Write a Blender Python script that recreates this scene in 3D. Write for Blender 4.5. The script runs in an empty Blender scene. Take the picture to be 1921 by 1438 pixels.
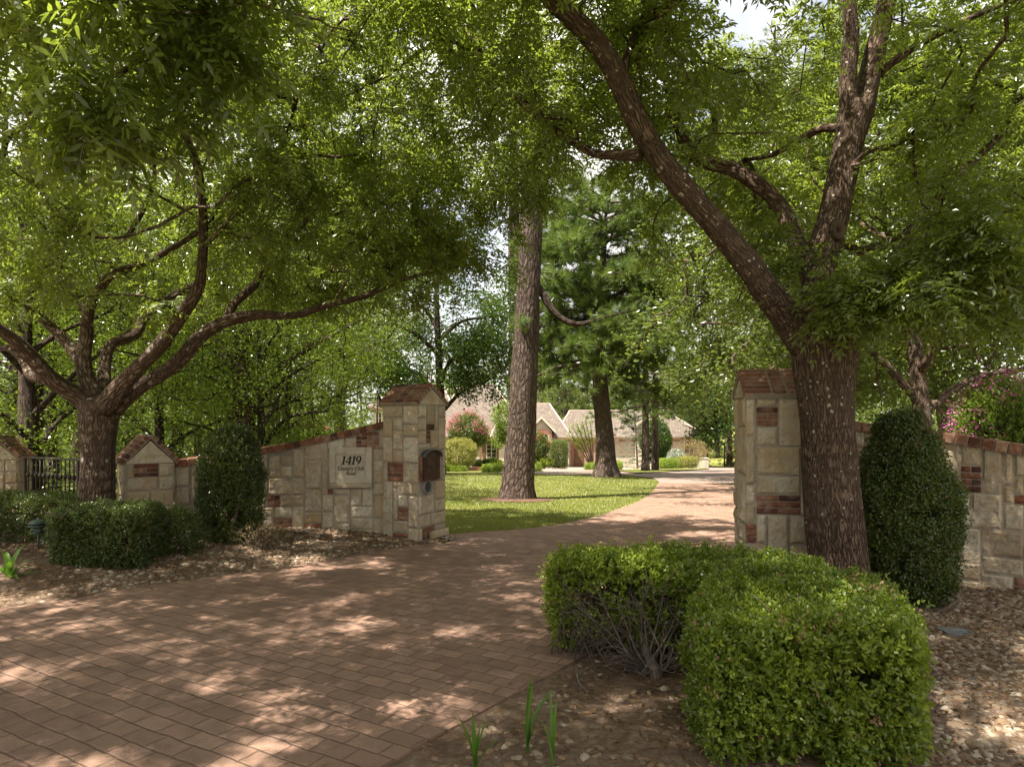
EXPOSURE = 1.78
DENOISE = True
import bpy, math, random
import numpy as np
from mathutils import Vector

SC = bpy.context.scene
COL = SC.collection
R = math.radians
EYE, FPX, CX, HY = 1.66, 1281.0, 960.5, 787.0     # camera height, focal length and horizon of the photograph
UP = np.array([0.0, 0.0, 1.0])

# ------------------------------------------------------------------ terrain
_GY = [-400, -20, 10.0, 13, 16.0, 21, 27.0, 34.0, 50.0, 62, 70.0, 85, 100, 200, 900]
_GZ = [0, 0, 0, -.07, -.226, -.40, -.60, -.97, -1.97, -2.85, -3.20, -3.35, -3.5, -4.2, -7]
def gz(y):
    return np.interp(y, _GY, _GZ)

def P(px, py, d):
    return np.array([(px - CX) / FPX * d, d, EYE - (py - HY) / FPX * d])

def onground(px, py):
    lo, hi = 1.0, 400.0
    f = lambda d: HY + FPX * (EYE - gz(d)) / d - py
    prev = 1.5
    for d in np.arange(1.5, 300, .05):
        if f(d) <= 0:
            return np.array([(px - CX) / FPX * d, d, gz(d)])
        prev = d
    return np.array([(px - CX) / FPX * 300, 300, gz(300)])

# ------------------------------------------------------------------ noise
def _h(ix, iy, iz, seed):
    n = (ix.astype(np.int64) * 374761393 + iy.astype(np.int64) * 668265263 + iz.astype(np.int64) * 2147483647 + seed * 974711) & 0xffffffff
    n = ((n ^ (n >> 13)) * 1274126177) & 0xffffffff
    n = (n ^ (n >> 16)) & 0xffffffff
    return n.astype(np.float64) / 4294967295.0 * 2 - 1

def vnoise(p, seed=0):
    p = np.asarray(p, float)
    i = np.floor(p).astype(np.int64); f = p - i
    f = f * f * (3 - 2 * f)
    x, y, z = i[:, 0], i[:, 1], i[:, 2]
    r = 0
    for dx in (0, 1):
        wx = f[:, 0] if dx else 1 - f[:, 0]
        for dy in (0, 1):
            wy = f[:, 1] if dy else 1 - f[:, 1]
            for dz in (0, 1):
                wz = f[:, 2] if dz else 1 - f[:, 2]
                r = r + wx * wy * wz * _h(x + dx, y + dy, z + dz, seed)
    return r

def fbm(p, o=3, seed=0):
    p = np.asarray(p, float); a, s, r = 1.0, 0.0, 0
    for k in range(o):
        r = r + a * vnoise(p * 2 ** k, seed + k); s += a; a *= .5
    return r / s

def nrm(v):
    v = np.asarray(v, float)
    return v / np.maximum(np.linalg.norm(v, axis=-1, keepdims=True), 1e-9)

# ------------------------------------------------------------------ mesh collector
class MB:
    """Collects faces of one vertex count per block and links them as ONE mesh object."""
    def __init__(s):
        s.v, s.f, s.t, s.u, s.m, s.n = [], [], [], [], [], 0
    def add(s, V, F, tone=None, uv=None, mat=0):
        V = np.asarray(V, float).reshape(-1, 3); F = np.asarray(F, np.int64)
        if len(F) == 0 or len(V) == 0: return
        s.v.append(V); s.f.append(F + s.n)
        t = np.full(len(V), .5) if tone is None else np.broadcast_to(np.asarray(tone, float), (len(V),))
        s.t.append(t)
        s.u.append(np.zeros((len(V), 2)) if uv is None else np.asarray(uv, float))
        s.m.append(np.full(len(F), mat) if np.isscalar(mat) else np.asarray(mat)); s.n += len(V)
    def box(s, c, size, rz=0.0, tone=None, mat=0, bevel=0.0, rot=None):
        hx, hy, hz = np.array(size) / 2
        if bevel > 0:
            b = min(bevel, hx * .45, hy * .45, hz * .45)
            V, F = [], []
            idx = {}
            for sx in (-1, 1):
                for sy in (-1, 1):
                    for sz in (-1, 1):
                        for ax in range(3):
                            p = [sx * (hx - b), sy * (hy - b), sz * (hz - b)]
                            p[ax] = (sx, sy, sz)[ax] * (hx, hy, hz)[ax]
                            idx[(sx, sy, sz, ax)] = len(V); V.append(p)
            quads, tris = [], []
            for ax in range(3):
                o1, o2 = [(1, 2), (2, 0), (0, 1)][ax]
                for sg in (-1, 1):
                    q = []
                    for a, c2 in ((-1, -1), (1, -1), (1, 1), (-1, 1)):
                        k = [0, 0, 0]; k[ax] = sg; k[o1] = a; k[o2] = c2
                        q.append(idx[(*k, ax)])
                    quads.append(q if sg > 0 else q[::-1])
            for ax in range(3):
                o1, o2 = [(1, 2), (2, 0), (0, 1)][ax]
                for a in (-1, 1):
                    for c2 in (-1, 1):
                        k0 = [0, 0, 0]; k0[ax] = -1; k0[o1] = a; k0[o2] = c2
                        k1 = list(k0); k1[ax] = 1
                        quads.append([idx[(*k0, o1)], idx[(*k1, o1)], idx[(*k1, o2)], idx[(*k0, o2)]])
            for sx in (-1, 1):
                for sy in (-1, 1):
                    for sz in (-1, 1):
                        tris.append([idx[(sx, sy, sz, 0)], idx[(sx, sy, sz, 1)], idx[(sx, sy, sz, 2)]])
            V = np.array(V)
        else:
            V = np.array([[x, y, z] for x in (-hx, hx) for y in (-hy, hy) for z in (-hz, hz)])
            quads = [[0, 1, 3, 2], [4, 6, 7, 5], [0, 4, 5, 1], [2, 3, 7, 6], [0, 2, 6, 4], [1, 5, 7, 3]]; tris = []
        if rot is not None:
            V = V @ np.asarray(rot).T
        elif rz:
            ca, sa = math.cos(rz), math.sin(rz)
            V = np.stack([V[:, 0] * ca - V[:, 1] * sa, V[:, 0] * sa + V[:, 1] * ca, V[:, 2]], 1)
        V = V + np.asarray(c, float)
        s.add(V, quads, tone, None, mat)
        if tris:
            n0 = s.n - len(V)
            s.f.append(np.array(tris) + n0); s.m.append(np.full(len(tris), mat))
    def grid(s, Pts, tone=None, uv=None, mat=0, flip=False):
        Pts = np.asarray(Pts, float); a, b = Pts.shape[:2]
        i = np.arange(a * b).reshape(a, b)
        F = np.stack([i[:-1, :-1], i[1:, :-1], i[1:, 1:], i[:-1, 1:]], -1).reshape(-1, 4)
        if flip: F = F[:, ::-1]
        s.add(Pts.reshape(-1, 3), F, tone, None if uv is None else np.asarray(uv).reshape(-1, 2), mat)
    def tube(s, pts, rad, nseg=8, tone=None, cap=True, mat=0, rough=0.0, seed=0, freq=(6, 2)):
        pts = np.asarray(pts, float); n = len(pts)
        rad = np.broadcast_to(np.asarray(rad, float), (n,))
        T = np.gradient(pts, axis=0); T = nrm(T)
        ref = np.array([1.0, 0, 0]) if abs(T[0][0]) < .8 else np.array([0, 1.0, 0])
        N = np.zeros((n, 3)); N[0] = nrm(np.cross(T[0], np.cross(ref, T[0])))
        for k in range(1, n):
            v = N[k - 1] - T[k] * np.dot(N[k - 1], T[k]); N[k] = v / max(np.linalg.norm(v), 1e-9)
        B = np.cross(T, N)
        a = np.arange(nseg) / nseg * 2 * np.pi
        rr = rad[:, None] * np.ones(nseg)[None]
        L = np.concatenate([[0], np.cumsum(np.linalg.norm(np.diff(pts, axis=0), axis=1))])
        if rough > 0:
            cyl = np.stack(np.broadcast_arrays(np.cos(a)[None] * freq[0] / 6.28 * 1.6, np.sin(a)[None] * freq[0] / 6.28 * 1.6, L[:, None] * freq[1]), -1).reshape(-1, 3)
            g = fbm(cyl, 3, seed).reshape(n, nseg)
            rr = rr * (1 + rough * g)
        ring = pts[:, None] + rr[..., None] * (np.cos(a)[None, :, None] * N[:, None] + np.sin(a)[None, :, None] * B[:, None])
        i = np.arange(n * nseg).reshape(n, nseg); j = np.roll(i, -1, 1)
        F = np.stack([i[:-1], j[:-1], j[1:], i[1:]], -1).reshape(-1, 4)
        uu = np.broadcast_to((a / (2 * np.pi))[None] * np.maximum(2 * np.pi * rad.max(), .01), (n, nseg))
        uv = np.stack([uu, np.broadcast_to(L[:, None], (n, nseg))], -1).reshape(-1, 2)
        s.add(ring.reshape(-1, 3), F, tone, uv, mat)
        if cap:
            n0 = s.n - n * nseg
            c = len(s.v); s.v.append(np.array([pts[-1] + T[-1] * rad[-1] * .4, pts[0]])); s.t.append(np.full(2, .5 if tone is None else np.mean(tone))); s.u.append(np.zeros((2, 2)))
            e, b0 = s.n, s.n + 1; s.n += 2
            i = i + n0; j = j + n0
            s.f.append(np.stack([i[-1], j[-1], np.full(nseg, e)], -1)); s.m.append(np.full(nseg, mat))
            s.f.append(np.stack([j[0], i[0], np.full(nseg, b0)], -1)); s.m.append(np.full(nseg, mat))
    def lathe(s, c, prof, nseg=16, tone=None, mat=0):
        a = np.arange(nseg) / nseg * 2 * np.pi
        prof = np.asarray(prof, float)
        V = np.stack([prof[:, 0:1] * np.cos(a), prof[:, 0:1] * np.sin(a), np.broadcast_to(prof[:, 1:2], (len(prof), nseg))], -1) + np.asarray(c, float)
        i = np.arange(len(prof) * nseg).reshape(len(prof), nseg); j = np.roll(i, -1, 1)
        s.add(V.reshape(-1, 3), np.stack([i[:-1], j[:-1], j[1:], i[1:]], -1).reshape(-1, 4), tone, None, mat)
    def poly(s, pts, tone=None, mat=0):
        s.add(pts, [list(range(len(pts)))], tone, None, mat)
    def prism(s, pts, vec, tone=None, mat=0):
        pts = np.asarray(pts, float); n = len(pts); V = np.concatenate([pts, pts + np.asarray(vec, float)])
        n0 = s.n
        s.add(V, [[k, (k + 1) % n, n + (k + 1) % n, n + k] for k in range(n)], tone, None, mat)
        s.f.append(np.array([list(range(n))[::-1]]) + n0); s.m.append(np.array([mat]))
        s.f.append(np.array([list(range(n, 2 * n))]) + n0); s.m.append(np.array([mat]))
    def build(s, name, mats, parent=None, smooth=False, label=None, cat=None, group=None, kind=None, origin=None):
        if not isinstance(mats, (list, tuple)): mats = [mats]
        V = np.concatenate(s.v) if s.v else np.zeros((0, 3))
        off = np.zeros(3)
        if parent is not None: off = np.array(wloc(parent))
        elif origin is not None: off = np.asarray(origin, float)
        V = V - off
        me = bpy.data.meshes.new(name)
        loops = np.concatenate([f.ravel() for f in s.f]) if s.f else np.zeros(0, int)
        sizes = np.concatenate([np.full(len(f), f.shape[1]) for f in s.f]) if s.f else np.zeros(0, int)
        me.vertices.add(len(V)); me.vertices.foreach_set('co', V.ravel().astype(np.float32))
        me.loops.add(len(loops)); me.loops.foreach_set('vertex_index', loops.astype(np.int32))
        me.polygons.add(len(sizes))
        me.polygons.foreach_set('loop_start', np.concatenate([[0], np.cumsum(sizes)[:-1]]).astype(np.int32))
        mi = np.concatenate(s.m)
        me.polygons.foreach_set('material_index', mi.astype(np.int32))
        me.polygons.foreach_set('use_smooth', np.full(len(sizes), smooth))
        a = me.attributes.new('tone', 'FLOAT', 'POINT'); a.data.foreach_set('value', np.concatenate(s.t).astype(np.float32))
        U = np.concatenate(s.u)
        if np.any(U):
            l = me.uv_layers.new(name='UVMap'); l.data.foreach_set('uv', U[loops].ravel().astype(np.float32))
        me.update(calc_edges=True); me.validate()
        for m in mats: me.materials.append(m)
        o = bpy.data.objects.new(name, me); COL.objects.link(o)
        if parent is not None: o.parent = parent
        else: o.location = off
        tag(o, label, cat, group, kind)
        return o

def wloc(o):
    l = Vector(o.location)
    while o.parent is not None:
        o = o.parent; l = l + Vector(o.location)
    return l

def tag(o, label=None, cat=None, group=None, kind=None):
    if label: o['label'] = label
    if cat: o['category'] = cat
    if group: o['group'] = group
    if kind: o['kind'] = kind
    return o

def thing(name, label, cat, loc, group=None):
    o = bpy.data.objects.new(name, None); COL.objects.link(o)
    o.location = Vector([float(q) for q in loc]); o.empty_display_size = .2
    return tag(o, label, cat, group)

def copy_tree(o, parent=None, loc=None, rz=0, sc=1, label=None, group=None, sub=False):
    c = o.copy(); COL.objects.link(c)
    if parent is not None: c.parent = parent
    if not sub:
        c.location = Vector([float(q) for q in loc]); c.rotation_euler = (0, 0, rz)
        c.scale = (sc, sc, sc) if np.isscalar(sc) else sc
        if label: c['label'] = label
        if group: c['group'] = group
    for ch in [q for q in bpy.data.objects if q.parent == o]:
        copy_tree(ch, c, sub=True)
    return c

# ------------------------------------------------------------------ materials
class NT:
    def __init__(s, name):
        s.m = bpy.data.materials.new(name); s.m.use_nodes = True
        s.t = s.m.node_tree; s.t.nodes.clear()
        s.out = s.n('ShaderNodeOutputMaterial')
    def n(s, ty, **kw):
        nd = s.t.nodes.new(ty)
        for k, v in kw.items():
            if k == 'inp':
                for a, b in v.items():
                    if hasattr(b, 'is_output'): s.t.links.new(b, nd.inputs[a])
                    else: nd.inputs[a].default_value = b
            else: setattr(nd, k, v)
        return nd
    def ramp(s, fac, stops, interp='LINEAR'):
        r = s.n('ShaderNodeValToRGB'); r.color_ramp.interpolation = interp
        e = r.color_ramp.elements
        while len(e) > 1: e.remove(e[-1])
        e[0].position = stops[0][0]; e[0].color = (*stops[0][1], 1)
        for p, c in stops[1:]:
            q = e.new(p); q.color = (*c, 1)
        s.t.links.new(fac, r.inputs[0]); return r.outputs[0]
    def mix(s, f, a, b, mode='MIX'):
        m = s.n('ShaderNodeMix', data_type='RGBA', blend_type=mode)
        for sock, v in ((m.inputs[0], f), (m.inputs[6], a), (m.inputs[7], b)):
            if hasattr(v, 'is_output'): s.t.links.new(v, sock)
            elif isinstance(v, tuple): sock.default_value = (*v, 1)
            else: sock.default_value = v
        return m.outputs[2]
    def math(s, op, a, b=0.5, clamp=False):
        m = s.n('ShaderNodeMath', operation=op, use_clamp=clamp)
        for k, v in ((0, a), (1, b)):
            if hasattr(v, 'is_output'): s.t.links.new(v, m.inputs[k])
            else: m.inputs[k].default_value = v
        return m.outputs[0]
    def noise(s, scale, detail=4, rough=.55, vec=None, out=0, dist=0):
        n = s.n('ShaderNodeTexNoise', inp={'Scale': scale, 'Detail': detail, 'Roughness': rough, 'Distortion': dist})
        if vec is not None: s.t.links.new(vec, n.inputs['Vector'])
        return n.outputs[out]
    def obj(s): return s.n('ShaderNodeTexCoord').outputs['Object']
    def pos(s): return s.n('ShaderNodeNewGeometry').outputs['Position']
    def tone(s): return s.n('ShaderNodeAttribute', attribute_name='tone').outputs['Fac']
    def mapping(s, vec, scale=(1, 1, 1), rot=(0, 0, 0), loc=(0, 0, 0)):
        return s.n('ShaderNodeMapping', inp={'Vector': vec, 'Scale': scale, 'Rotation': rot, 'Location': loc}).outputs[0]
    def bump(s, h, strength=.5, dist=.01, prev=None):
        b = s.n('ShaderNodeBump', inp={'Height': h, 'Strength': strength, 'Distance': dist})
        if prev is not None: s.t.links.new(prev, b.inputs['Normal'])
        return b.outputs[0]
    def principled(s, col, rough=.8, normal=None, spec=.3, metal=0.0):
        p = s.n('ShaderNodeBsdfPrincipled')
        for k, v in (('Base Color', col), ('Roughness', rough), ('Specular IOR Level', spec), ('Metallic', metal)):
            if hasattr(v, 'is_output'): s.t.links.new(v, p.inputs[k])
            elif isinstance(v, tuple): p.inputs[k].default_value = (*v, 1)
            else: p.inputs[k].default_value = v
        if normal is not None: s.t.links.new(normal, p.inputs['Normal'])
        s.t.links.new(p.outputs[0], s.out.inputs[0]); return p

def leafmat(name, dark, light, trans, tmix=.42, gloss=.10, rough=.38, dead=None):
    t = NT(name); tone = t.tone()
    col = t.ramp(tone, [(0, dark), (1, light)] if dead is None else [(0, dead), (.008, dead), (.012, dark), (.55, tuple((a + b) / 2 for a, b in zip(dark, light))), (1, light)])
    d = t.n('ShaderNodeBsdfDiffuse', inp={'Color': col})
    tc = t.mix(.5, trans, t.mix(1.0, col, (1.9, 2.1, .9), 'MULTIPLY'))
    tr = t.n('ShaderNodeBsdfTranslucent', inp={'Color': tc})
    m = t.n('ShaderNodeMixShader', inp={0: tmix, 1: d.outputs[0], 2: tr.outputs[0]})
    g = t.n('ShaderNodeBsdfGlossy', inp={'Color': (1, 1, 1, 1), 'Roughness': rough})
    lw = t.n('ShaderNodeLayerWeight', inp={'Blend': .28})
    gf = t.math('MULTIPLY_ADD', lw.outputs['Fresnel'], gloss); gf.node.inputs[2].default_value = gloss * .22
    m2 = t.n('ShaderNodeMixShader', inp={0: gf, 1: m.outputs[0], 2: g.outputs[0]})
    t.t.links.new(m2.outputs[0], t.out.inputs[0]); return t.m

def barkmat(name, dark, mid, light, fu=26, fv=6, spots=None, spot_amt=.5, depth=.02, plates=False, sscale=24.0):
    t = NT(name)
    uv = t.n('ShaderNodeTexCoord').outputs['UV']; ob = t.obj()
    w1 = t.noise(5.0, 2, .5, ob, 1); w2 = t.noise(30.0, 3, .6, ob, 1)
    uvw = t.n('ShaderNodeVectorMath', operation='MULTIPLY_ADD', inp={0: w1, 1: (.08, .10, 0), 2: uv}).outputs[0]
    uvw = t.n('ShaderNodeVectorMath', operation='MULTIPLY_ADD', inp={0: w2, 1: (.022, .03, 0), 2: uvw}).outputs[0]
    fine = t.noise(48, 5, .7, ob); broad = t.noise(1.9, 3, .55, ob); mid_n = t.noise(11, 3, .6, ob)
    def ridge(su, sv, hi):
        n = t.noise(1.0, 1.5, .45, t.mapping(uvw, (su, sv, 1)))
        r = t.math('ABSOLUTE', t.math('SUBTRACT', n, .5))
        return t.ramp(r, [(0, (0, 0, 0)), (hi * .45, (.55, .55, .55)), (hi, (1, 1, 1))])
    if plates:
        v = t.n('ShaderNodeTexVoronoi', feature='DISTANCE_TO_EDGE', inp={'Vector': t.mapping(uvw, (fu, fv, 1)), 'Scale': 1.0, 'Randomness': 1.0})
        vc = t.n('ShaderNodeTexVoronoi', feature='F1', inp={'Vector': t.mapping(uvw, (fu, fv, 1)), 'Scale': 1.0, 'Randomness': 1.0})
        a = t.ramp(v.outputs['Distance'], [(0, (0, 0, 0)), (.10, (.45, .45, .45)), (.30, (1, 1, 1))])
        cell = t.n('ShaderNodeSeparateColor', inp={0: vc.outputs['Color']}).outputs[0]
        b = ridge(fu * 1.6, fv * 2.2, .16)
    else:
        a = ridge(fu, fv, .14); b = ridge(fu * 2.1, fv * 3.2, .16); cell = mid_n
    h = t.math('ADD', t.math('MULTIPLY', a, .62), t.math('MULTIPLY', b, .20))
    h = t.math('ADD', h, t.math('MULTIPLY', fine, .34))
    col = t.ramp(h, [(.22, dark), (.72, mid), (1.0, light)])
    col = t.mix(t.ramp(cell, [(.30, (.55, .55, .55)), (.62, (0, 0, 0))]), col, tuple(q * .62 for q in mid))
    col = t.mix(t.ramp(broad, [(.40, (0, 0, 0)), (.70, (.6, .6, .6))]), col, tuple(q * .75 + .01 for q in mid))
    if spots is not None:
        vs = t.n('ShaderNodeTexVoronoi', feature='F1', inp={'Vector': t.n('ShaderNodeVectorMath', operation='MULTIPLY_ADD', inp={0: w2, 1: (.03, .03, .03), 2: ob}).outputs[0], 'Scale': sscale, 'Randomness': 1.0})
        sz = t.math('MULTIPLY', t.math('SUBTRACT', t.n('ShaderNodeSeparateColor', inp={0: vs.outputs['Color']}).outputs[1], 1 - spot_amt), .9)
        sz = t.math('MULTIPLY', sz, t.ramp(broad, [(.38, (.25, .25, .25)), (.55, (1, 1, 1))]))
        sf = t.math('GREATER_THAN', sz, vs.outputs['Distance'])
        col = t.mix(t.math('MULTIPLY', sf, .85), col, spots)
    t.principled(col, .92, t.bump(h, 1.0, depth), .12)
    return t.m
# ------------------------------------------------------------------ plant materials
M = {}
M['pist'] = leafmat('pistache_leaf', (.042, .064, .012), (.132, .170, .032), (.43, .50, .060), .50, .09, .30)
M['oak'] = leafmat('oak_leaf', (.018, .044, .008), (.062, .104, .018), (.16, .24, .025), .38, .08, .30)
M['wood'] = leafmat('woodland_leaf', (.034, .056, .012), (.112, .145, .034), (.28, .34, .05), .42, .08, .30)
M['bright'] = leafmat('bright_leaf', (.058, .098, .014), (.155, .205, .032), (.33, .41, .035), .44, .07, .30)
M['needle'] = leafmat('pine_needle', (.046, .082, .018), (.160, .210, .050), (.20, .27, .05), .28, .05)
M['needle_y'] = leafmat('yellow_green_needle', (.07, .10, .025), (.19, .225, .06), (.22, .27, .06), .28, .06)  # lighter, yellower needles of the pines behind the house
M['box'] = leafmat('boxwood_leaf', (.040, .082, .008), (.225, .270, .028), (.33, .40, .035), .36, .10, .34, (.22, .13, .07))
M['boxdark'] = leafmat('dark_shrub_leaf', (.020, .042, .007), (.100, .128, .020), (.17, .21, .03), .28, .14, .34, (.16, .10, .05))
M['gold'] = leafmat('golden_leaf', (.13, .14, .03), (.28, .26, .07), (.32, .30, .06), .35, .06)
M['lime'] = leafmat('lime_leaf', (.10, .15, .018), (.24, .30, .036), (.28, .35, .05), .35, .06)
M['blue'] = leafmat('blue_needle', (.09, .13, .09), (.22, .27, .20), (.2, .26, .18), .2, .06)
M['silver'] = leafmat('silver_needle', (.22, .26, .20), (.42, .46, .38), (.3, .34, .26), .2, .06)
M['pinkf'] = leafmat('pink_blossom', (.38, .05, .13), (.60, .16, .28), (.5, .12, .2), .35, .03)
M['magf'] = leafmat('magenta_blossom', (.40, .07, .25), (.62, .22, .46), (.55, .15, .42), .35, .03)
M['redf'] = leafmat('red_blossom', (.45, .04, .06), (.62, .10, .12), (.5, .06, .06), .35, .03)
M['strap'] = leafmat('strap_leaf', (.05, .12, .015), (.12, .22, .03), (.20, .33, .03), .35, .10)
M['drygrass'] = leafmat('dry_straw', (.08, .045, .022), (.27, .165, .085), (.2, .12, .05), .2, .03)
M['tawny'] = leafmat('tawny_leaf', (.16, .13, .06), (.30, .22, .11), (.28, .22, .08), .35, .05)
M['pistbark'] = barkmat('pistache_bark', (.020, .013, .010), (.122, .082, .057), (.26, .190, .138), 22, 7, (.36, .34, .28), .46, .022, False, 13.0)
M['greybark'] = barkmat('furrowed_bark', (.016, .010, .007), (.118, .078, .055), (.23, .165, .118), 30, 8, (.44, .40, .30), .42, .026)
M['pinebark'] = barkmat('pine_bark', (.022, .015, .012), (.118, .084, .066), (.230, .178, .150), 10, 3.6, None, 0, .05, True)
M['darkbark'] = barkmat('dark_bark', (.012, .009, .007), (.065, .046, .034), (.13, .10, .08), 14, 4, None, 0, .03)
M['twig'] = barkmat('twig_bark', (.04, .028, .02), (.13, .095, .065), (.24, .185, .14), 40, 9, None, 0, .004)

# ------------------------------------------------------------------ leaves
def leaf_blades(mb, B, D, W, ln, wd, tone, shape=4, curl=.12):
    """Blades from base B along D with width direction W."""
    N = nrm(np.cross(D, W)); ln = np.asarray(ln)[:, None]; wd = np.asarray(wd)[:, None]
    n = len(B)
    if shape == 4:
        V = np.stack([B, B + D * ln * .45 + W * wd * .5 + N * wd * .12, B + D * ln - N * ln * curl, B + D * ln * .45 - W * wd * .5 + N * wd * .12], 1)
        k = 4
    else:
        V = np.stack([B, B + D * ln * .28 + W * wd * .42 + N * wd * .1, B + D * ln * .68 + W * wd * .40 - N * ln * curl * .4, B + D * ln - N * ln * curl,
                      B + D * ln * .68 - W * wd * .40 - N * ln * curl * .4, B + D * ln * .28 - W * wd * .42 + N * wd * .1], 1)
        k = 6
    mb.add(V.reshape(-1, 3), np.arange(n * k).reshape(n, k), np.repeat(tone, k))

def rand_dir(rng, n):
    return nrm(rng.normal(size=(n, 3)))

def compound_leaves(mb, O, D, rng, L=.24, pairs=5, ll=.07, lw=.024, droop=.45, tone=None, shape=4, rachis=True):
    n = len(O)
    L = L * rng.uniform(.75, 1.2, n)
    S = nrm(np.cross(D, nrm(np.array([0, 0, 1.0]) + .35 * rng.normal(size=(n, 3)))))
    tone = rng.uniform(.1, .9, n) if tone is None else tone
    def at(t):
        return O + D * (L * t)[:, None] - UP * (droop * L * t * t)[:, None]
    ts = np.linspace(.22, .93, pairs)
    for t in ts:
        tang = nrm(D - UP * (2 * droop * t))
        for sg in (-1, 1):
            dr = nrm(S * sg * .85 + tang * .50 - UP * .18 + .16 * rng.normal(size=(n, 3)))
            w = nrm(tang - dr * np.sum(tang * dr, 1, keepdims=True) + .2 * rng.normal(size=(n, 3)))
            w = nrm(w - dr * np.sum(w * dr, 1, keepdims=True))
            s = rng.uniform(.78, 1.15, n) * (1 - .25 * abs(t - .5))
            leaf_blades(mb, at(t), dr, w, ll * s, lw * s, np.clip(tone + rng.normal(0, .1, n), 0, 1), shape)
    tang = nrm(D - UP * (2 * droop))
    w = nrm(np.cross(tang, rand_dir(rng, n)))
    leaf_blades(mb, at(np.ones(n) * .95), tang, w, ll * np.ones(n), lw * np.ones(n), tone, shape)
    if rachis:
        a, b, c = O, at(.5), at(.97)
        wv = S * .0022
        V = np.stack([a - wv, a + wv, b + wv, b - wv, c + wv * .5, c - wv * .5], 1).reshape(-1, 3)
        i = np.arange(n)[:, None] * 6
        mb.add(V, np.concatenate([i + [[0, 1, 2, 3]], i + [[3, 2, 4, 5]]]), np.repeat(tone * .5 + .4, 6))

def simple_leaves(mb, C, rng, per=14, spread=.35, ln=.10, wd=.06, tone=None, up=.6, flat=.7):
    n = len(C) * per
    c = np.repeat(C, per, 0)
    off = rng.normal(size=(n, 3)) * spread * np.array([1, 1, flat]) * .55
    D = nrm(rand_dir(rng, n) * np.array([1, 1, .55]) - UP * .25)
    Nn = nrm(UP * up + rand_dir(rng, n))
    W = nrm(np.cross(D, Nn))
    t = np.repeat(rng.uniform(.15, .85, len(C)) if tone is None else tone, per)
    s = rng.uniform(.7, 1.3, n)
    leaf_blades(mb, c + off, D, W, ln * s, wd * s, np.clip(t + rng.normal(0, .14, n), 0, 1))

def needle_tufts(mb, O, D, rng, per=16, ln=.2, wd=.012, tone=None, spread=.75):
    n = len(O) * per
    o = np.repeat(O, per, 0)
    d = nrm(np.repeat(D, per, 0) + spread * rand_dir(rng, n))
    W = nrm(np.cross(d, rand_dir(rng, n))) * (wd * .5)
    L = (ln * rng.uniform(.7, 1.2, n))[:, None]
    t = np.repeat(rng.uniform(.1, .9, len(O)) if tone is None else tone, per)
    t = np.clip(t + rng.normal(0, .12, n), 0, 1)
    b = o - np.repeat(D, per, 0) * (rng.uniform(0, .5, n) * ln)[:, None]
    V = np.stack([b - W * .6, b + W * .6, b + d * L], 1)
    mb.add(V.reshape(-1, 3), np.arange(n * 3).reshape(n, 3), np.repeat(t, 3))

# ------------------------------------------------------------------ branching
def spline(pts, step=.12):
    pts = np.asarray(pts, float)
    p = np.vstack([2 * pts[0] - pts[1], pts, 2 * pts[-1] - pts[-2]])
    out = []
    for k in range(1, len(p) - 2):
        seg = np.linalg.norm(p[k + 1, :3] - p[k, :3]); m = max(2, int(seg / step))
        t = np.linspace(0, 1, m, endpoint=False)[:, None]
        out.append(.5 * (2 * p[k] + (p[k + 1] - p[k - 1]) * t + (2 * p[k - 1] - 5 * p[k] + 4 * p[k + 1] - p[k + 2]) * t ** 2 + (3 * p[k] - p[k - 1] - 3 * p[k + 1] + p[k + 2]) * t ** 3))
    out.append(p[-2:-1])
    return np.vstack(out)

def limb_px(rows):
    """rows of (px, py, depth, radius in px) -> spline rows of (x, y, z, r)"""
    q = np.array([[*P(a, b, d), r * d / FPX] for a, b, d, r in rows])
    return spline(q)

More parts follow.
